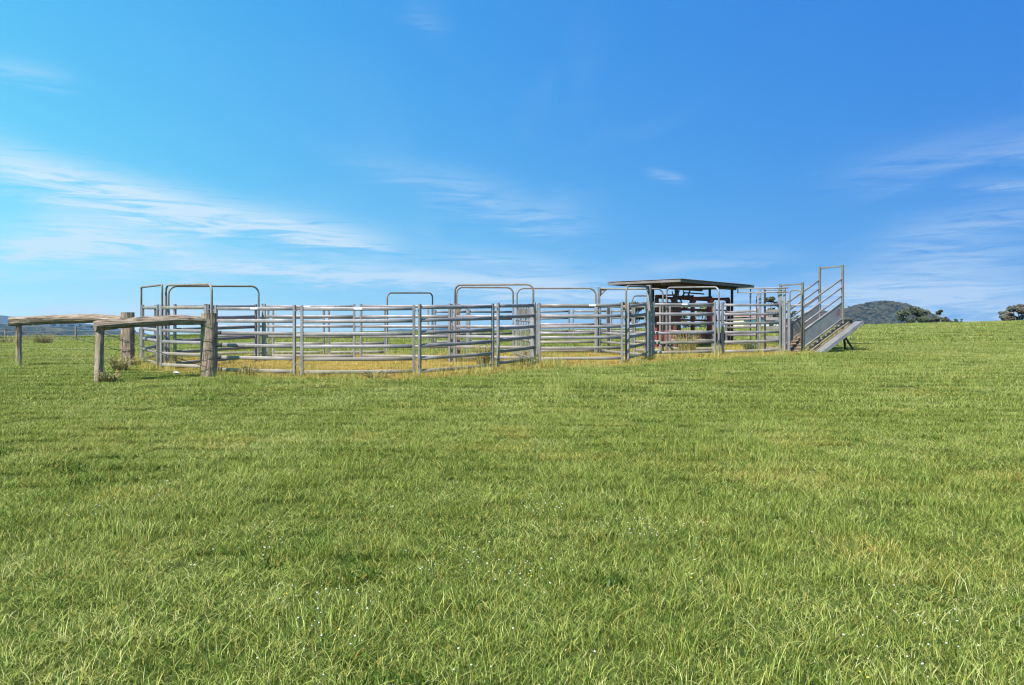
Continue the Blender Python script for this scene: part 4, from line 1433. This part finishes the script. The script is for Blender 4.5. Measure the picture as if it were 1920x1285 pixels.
# ------------------------------------------------------------------ weeds and tussocks that stand out
def tussock(label, px, d, height, spread, n, material, seed, name='weed_tussock', cat='weed'):
    p = at(px, d)
    r = np.random.default_rng(seed)
    vs = []; fs = []
    for i in range(n):
        th = r.uniform(0, 6.283); rad = spread * 0.35 * math.sqrt(r.random())
        b = Vector((rad * math.cos(th), rad * math.sin(th), -0.02))
        la = th + r.normal(0, 0.6)
        h = height * r.uniform(0.45, 1.0); ln = spread * r.uniform(0.2, 0.9)
        w = r.uniform(0.004, 0.009)
        fa = r.uniform(0, 6.283); side = Vector((math.cos(fa), math.sin(fa), 0)) * w
        m1 = b + Vector((math.cos(la) * ln * 0.35, math.sin(la) * ln * 0.35, h * 0.6)); tip = b + Vector((math.cos(la) * ln, math.sin(la) * ln, h))
        k = len(vs)
        vs += [b - side, b + side, m1 - side * 0.8, m1 + side * 0.8, tip]
        fs += [(k, k + 1, k + 3, k + 2), (k + 2, k + 3, k + 4)]
        if r.random() < 0.6:   # small leaves or seed heads along the stem
            for q in range(3):
                c = m1.lerp(tip, r.random()); s = r.uniform(0.012, 0.03)
                d1 = Vector(r.normal(0, 1, 3)).normalized() * s; d2 = Vector(r.normal(0, 1, 3)).normalized() * s * 0.6
                k = len(vs); vs += [c - d1, c - d2, c + d1, c + d2]; fs.append((k, k + 1, k + 2, k + 3))
    o = mesh_obj(name, vs, fs, material)
    o.location = p
    tag(o, label, cat, 'weeds that stand out from the grass')


tussock('dry brownish weed at the foot of the leaning stay post', 203, 17.6, 0.30, 0.34, 200, LEAF_WEED, 31)
tussock('bushy grey weed between the stay post and stout timber post', 226, 20.4, 0.45, 0.40, 240, LEAF_WEED, 32)
tussock('brown bush on the crest beneath the long weathered rail', 82, 44.0, 0.75, 1.0, 420, LEAF_WEED, 33)
tussock('pale dry tussock on the crest left of the thin rail post', 14, 46.0, 0.6, 1.5, 320, LEAF_WEED, 34)
tussock('tall tawny tussock inside the foremost angled panel', 905, 22.0, 0.75, 0.40, 300, LEAF_WEED, 35)
tussock('leafy weed clump against the bottom of the steeply angled panel', 992, 22.0, 0.40, 0.36, 150, LEAF_PALE, 36)
tussock('tall weeds growing before the cattle crush', 1288, 27.2, 0.85, 0.60, 360, LEAF_WEED, 37)
tussock('reddish seed grass in front of the widest panel', 705, 18.7, 0.26, 0.5, 90, LEAF_WEED, 38)
tussock('straw tuft at the rubber-sleeved panel bottom rail', 467, 19.3, 0.36, 0.26, 80, LEAF_WEED, 39)
tussock('green weed inside the last front panel', 1408, 27.6, 0.6, 0.45, 220, LEAF_PALE, 40)


# wildflowers in the near grass
def flowers():
    bm = bmesh.new(); bmesh.ops.create_icosphere(bm, subdivisions=1, radius=1.0)
    bv = np.array([v.co[:] for v in bm.verts]); bf = [[v.index for v in f.verts] for f in bm.faces]; bm.free()
    spots = [(1010, 975, 26), (1200, 1010, 34), (1300, 1020, 16), (880, 1075, 30), (760, 980, 8), (290, 930, 14), (520, 1040, 16), (590, 1160, 26), (745, 1150, 8), (1000, 1110, 26), (1000, 1280, 8),
             (1290, 1100, 6), (820, 945, 5), (350, 1080, 10), (600, 1270, 14), (1600, 950, 8), (1740, 1190, 14), (1730, 1250, 10), (1450, 1000, 6), (1620, 1270, 8), (400, 860, 6), (1500, 880, 6), (1150, 860, 7), (160, 990, 6)]
    vs = []; fs = []; mats = []
    for u, v, n in spots:
        y = 1.6 * F / (v - HOR)
        for _ in range(3):
            y = (EYE - gz((u - 960) / F * y, y)) * F / (v - HOR)
        cx = (u - 960) / F * y
        for k in range(n):
            x = cx + rng.normal(0, 0.16); yy = y + rng.normal(0, 0.20)
            h = rng.uniform(0.07, 0.15); s = rng.uniform(0.0035, 0.0068)
            c = np.array([x, yy, gz(x, yy) + h])
            o = len(vs)
            vs += (bv * [s, s, s * 0.75] + c).tolist()
            fs += [[i + o for i in f] for f in bf]
            yel = rng.random() < 0.14
            mats += [1 if yel else 0] * len(bf)
            o = len(vs)
            vs += [[x - .0012, yy, c[2] - h], [x + .0012, yy, c[2] - h], [x + .0012, yy, c[2]], [x - .0012, yy, c[2]]]
            fs.append([o, o + 1, o + 2, o + 3]); mats.append(2)
    o = mesh_obj('wildflowers', vs, fs, mat('white_petals', (0.52, 0.52, 0.47), 0.8, 0, 0.08, 30), None, True)
    o.data.materials.append(mat('yellow_petals', (0.62, 0.45, 0.05), 0.8, 0, 0.1, 30))
    o.data.materials.append(mat('stems', (0.09, 0.13, 0.03), 0.8, 0, 0.1, 30))
    o.data.polygons.foreach_set('material_index', mats)
    tag(o, 'tiny white and yellow wildflowers dotted in the near grass', None, None, 'stuff')


flowers()


# ------------------------------------------------------------------ trees beyond the crest
def leaf_cloud(centers, radii, per, size, r, flat=0.75):
    vs = []; fs = []
    for c, rad in zip(centers, radii):
        for _ in range(int(per * (rad ** 1.5))):
            d = Vector(r.normal(0, 1, 3)).normalized() * rad * (r.random() ** 0.42)
            d.z *= flat
            p = c + d
            s = size * r.uniform(0.6, 1.5)
            a = Vector(r.normal(0, 1, 3)).normalized(); b = a.orthogonal().normalized()
            k = len(vs)
            vs += [p - a * s, p - b * s * 0.45, p + a * s, p + b * s * 0.45]
            fs.append((k, k + 1, k + 2, k + 3))
    return vs, fs


def tree(label, px, d, row_top, width, material, seed, clumps=9, per=130, size=0.17, crown_low=0.45, name='gum_tree', flat=0.6, top_flat=True):
    """tapered trunk, forked limbs and separate leaf clumps with gaps between them"""
    r = np.random.default_rng(seed)
    b = at(px, d); zt = at(px, d, row_top).z
    H = zt - b.z
    root = thing(name, b, label, 'tree', 'trees beyond the crest')
    up = Vector((0, 0, 1))
    cs = []; rads = []
    for k in range(clumps):
        th = 2 * math.pi * (k + r.random() * 0.7) / clumps * 2.4
        f = r.random()
        rr = width * 0.5 * (0.25 + 0.75 * math.sqrt(r.random())) * (1.0 - 0.35 * f)
        z = H * (crown_low + (0.93 - crown_low) * f)
        cs.append(Vector((rr * math.cos(th), rr * math.sin(th), z))); rads.append(width * r.uniform(0.10, 0.19))
    cs.append(Vector((0, 0, H - width * 0.10))); rads.append(width * 0.14)
    m = MB()
    tr = 0.035 * H
    fork = H * crown_low * 0.75
    bend = Vector((r.normal(0, 0.05) * H, r.normal(0, 0.05) * H, 0))
    m.sweep([b - up * 0.3, b + bend * 0.4 + up * fork * 0.5, b + bend + up * fork, b + bend * 0.6 + up * H * 0.9], tr, None, 8, taper=[1.2, 0.9, 0.65, 0.15])
    m.build('trunk', BARK, root, True)
    for c in cs[:-1]:
        m = MB()
        s = b + bend + up * fork * r.uniform(0.7, 1.05)
        e = b + c
        mm = s.lerp(e, 0.5) + up * H * 0.04
        m.sweep([s, mm, e], tr * 0.42, None, 6, taper=[1, 0.7, 0.3]); m.build('limb', BARK, root, True)
    vs, fs = leaf_cloud(cs, rads, per * (1.0 / max(0.3, width * 0.15) ** 1.5), size, r, flat)
    o = mesh_obj('crown', vs, fs, material, root)
    return root


tree('broad gum tree in front of the wooded hill’s right shoulder'.replace('’', "'"), 1711, 150, 574.5, 6.2, LEAF_OLIVE, 1, 15, 240, 0.20, 0.40)
tree('lower bushy tree beside the broad gum tree', 1733, 158, 591, 4.4, LEAF_OLIVE, 2, 11, 240, 0.20, 0.35)
tree('small round-topped gum standing alone near the skyline trees', 1764, 155, 580.5, 3.0, LEAF_OLIVE, 3, 9, 260, 0.15, 0.40)
tree('low dark shrub left of the round-topped gum base', 1759, 150, 594, 3.4, LEAF_OLIVE, 4, 9, 260, 0.17, 0.30)
tree('tiny far tree right of the round-topped gum', 1792, 190, 598, 2.6, LEAF_OLIVE, 5, 7, 240, 0.17, 0.4)
tree('smallest far tree before the empty skyline', 1803, 195, 598.5, 1.6, LEAF_OLIVE, 6, 6, 240, 0.15, 0.4)
tree('dark brownish tree at the right picture edge', 1912, 120, 569.5, 4.6, LEAF_BROWN, 7, 16, 330, 0.17, 0.30)
tree('bluish-grey ragged shrub beside the tree at the right edge', 1878, 125, 583, 3.4, LEAF_GREY, 8, 12, 230, 0.16, 0.30)
tree('low grey bush linking the two at the right edge', 1895, 122, 588, 3.2, LEAF_GREY, 9, 10, 260, 0.16, 0.30)
tree('loose green tree behind the arched walk-through gate', 1188, 95, 564, 4.0, LEAF_OLIVE, 10, 12, 150, 0.15, 0.45)
tree('pale grey-green tree seen through the crush, left opening', 1284, 120, 571, 3.4, LEAF_PALE, 11, 12, 260, 0.16, 0.35)
tree('pale grey-green tree seen through the crush, right opening', 1318, 125, 573, 3.6, LEAF_PALE, 12, 12, 260, 0.16, 0.35)
tree('olive tree framed by the sliding gate', 1448, 120, 556, 3.2, LEAF_OLIVE, 13, 12, 260, 0.15, 0.35)
tree('olive tree seen between sliding gate and ramp', 1490, 125, 583, 3.0, LEAF_OLIVE, 14, 10, 240, 0.15, 0.35)


# forest on the wooded hill and bush on the farmed hill
def forest():
    variants = []
    for k in range(5):
        r = np.random.default_rng(700 + k)
        cs = [Vector((r.normal(0, 0.22), r.normal(0, 0.22), 0.55 + 0.28 * r.random())) for _ in range(6)]
        vs, fs = leaf_cloud(cs, [0.24] * 6, 300, 0.085, r, 0.7)
        n = len(vs)
        for (x0, y0, w_) in ((0.0, 0.0, 0.03),):
            vs += [Vector((-w_, 0, -0.2)), Vector((w_, 0, -0.2)), Vector((w_, 0, 0.6)), Vector((-w_, 0, 0.6))]
            fs.append((n, n + 1, n + 2, n + 3))
        variants.append(np_mesh('hill_tree_%d' % k, [tuple(v) for v in vs], fs, LEAF_FOREST))
    n = 5200
    d = 1500
    x = rng.uniform((1420 - 960) / F * d, (1800 - 960) / F * d, n); y = d + rng.uniform(-240, 45, n)
    z = hill_height(WOOD_PROF, d, x, y, 300, 4, 0.3)
    s = rng.uniform(3.8, 7.6, n)
    rot = np.stack([np.zeros(n), np.zeros(n), rng.uniform(0, 6.28, n)], -1)
    scatter('hill_forest', variants, np.stack([x, y, z - 0.6], -1), rot, np.stack([s, s, s * rng.uniform(0.8, 1.15, n)], -1), rng.integers(0, 5, n), {}, 'dense eucalypt forest covering the rounded hill')
    n = 900
    d = 1700
    x = rng.uniform((-300 - 960) / F * d, (240 - 960) / F * d, n); y = d + rng.uniform(-330, 60, n)
    keep = blotch(x, y, 0.018, 0.7) > 0.52
    x = x[keep]; y = y[keep]; n = len(x)
    z = hill_height(FARM_PROF, d, x, y, 420, 5, 1.9)
    s = rng.uniform(6, 11, n)
    rot = np.stack([np.zeros(n), np.zeros(n), rng.uniform(0, 6.28, n)], -1)
    scatter('valley_bush', variants, np.stack([x, y, z - 0.8], -1), rot, np.stack([s, s, s * rng.uniform(0.7, 1.1, n)], -1), rng.integers(0, 5, n), {}, 'dark bush scattered over the low hill at far left')


forest()


# farmhouse glimpsed between the rails of the last front panel
def farmhouse():
    d = 130.0
    a = at(1394, d, 604); b = at(1460, d + 3, 604)
    base = gz((a.x + b.x) / 2, d) - 0.2
    root = thing('farmhouse', Vector(((a.x + b.x) / 2, d, base)), 'cream farmhouse with faded red roof glimpsed between the rails', 'house')
    t = Vector((b.x - a.x, b.y - a.y, 0)); L = t.length; t.normalize(); n = Vector((-t.y, t.x, 0)); up = Vector((0, 0, 1))
    zt = at(1394, d, 594.5).z
    c0 = Vector((a.x, a.y, base))
    h = zt - base
    box(c0 + n * 2 + up * h / 2, c0 + t * 1.3 + n * 2 + up * h / 2, 4.0, h, root, CREAM, 'wall')
    box(c0 + t * 1.31 + n * 2 + up * (h / 2 - 0.05), c0 + t * L + n * 2 + up * (h / 2 - 0.05), 3.9, h - 0.1, root, WHITEWALL, 'wall')
    m = MB()
    r0 = c0 + up * h - t * 0.3 - n * 0.3; r1 = r0 + t * (L + 0.6); r2 = r1 + n * 4.6; r3 = r0 + n * 4.6
    rd0 = c0 + up * (h + 0.28) + n * 2 + t * 0.6; rd1 = c0 + up * (h + 0.28) + n * 2 + t * (L - 0.6)
    m.add([r0, r1, r2, r3, rd0, rd1], [(0, 1, 5, 4), (1, 2, 5), (2, 3, 4, 5), (3, 0, 4), (0, 3, 2, 1)])
    m.build('roof', REDROOF, root)
    for f in (0.35, 0.6, 0.82):
        q = c0 + t * (L * f) + up * (h - 0.55) + n * 0.035
        box(q, q + t * 0.6, 0.05, 0.6, root, GLASS, 'window')


farmhouse()

# ------------------------------------------------------------------ air
def haze():
    x = FAR + 60
    lo, hi = -62.0, 330.0
    vs = [(-x, -x, lo), (x, -x, lo), (x, x, lo), (-x, x, lo), (-x, -x, hi), (x, -x, hi), (x, x, hi), (-x, x, hi)]
    fs = [(3, 2, 1, 0), (4, 5, 6, 7), (0, 1, 5, 4), (1, 2, 6, 5), (2, 3, 7, 6), (3, 0, 4, 7)]
    m = bpy.data.materials.new('haze')
    m.use_nodes = True
    t = m.node_tree
    t.nodes.clear()
    out = node(t, 'ShaderNodeOutputMaterial')
    v = node(t, 'ShaderNodeVolumePrincipled')
    v.inputs['Color'].default_value = (0.40, 0.64, 1.0, 1)
    v.inputs['Density'].default_value = 0.000105
    v.inputs['Anisotropy'].default_value = 0.2
    link(t, v.outputs[0], out.inputs['Volume'])
    o = mesh_obj('haze', vs, fs, m)
    tag(o, 'thin blue haze over the valley', None, None, 'stuff')
    return m


haze()
scene.cycles.volume_step_rate = 4.0
scene.cycles.max_bounces = 4
scene.cycles.diffuse_bounces = 2
scene.cycles.glossy_bounces = 2
scene.cycles.transmission_bounces = 2
scene.cycles.volume_bounces = 0
scene.cycles.transparent_max_bounces = 8
scene.cycles.use_denoising = True
scene.cycles.filter_width = 1.15
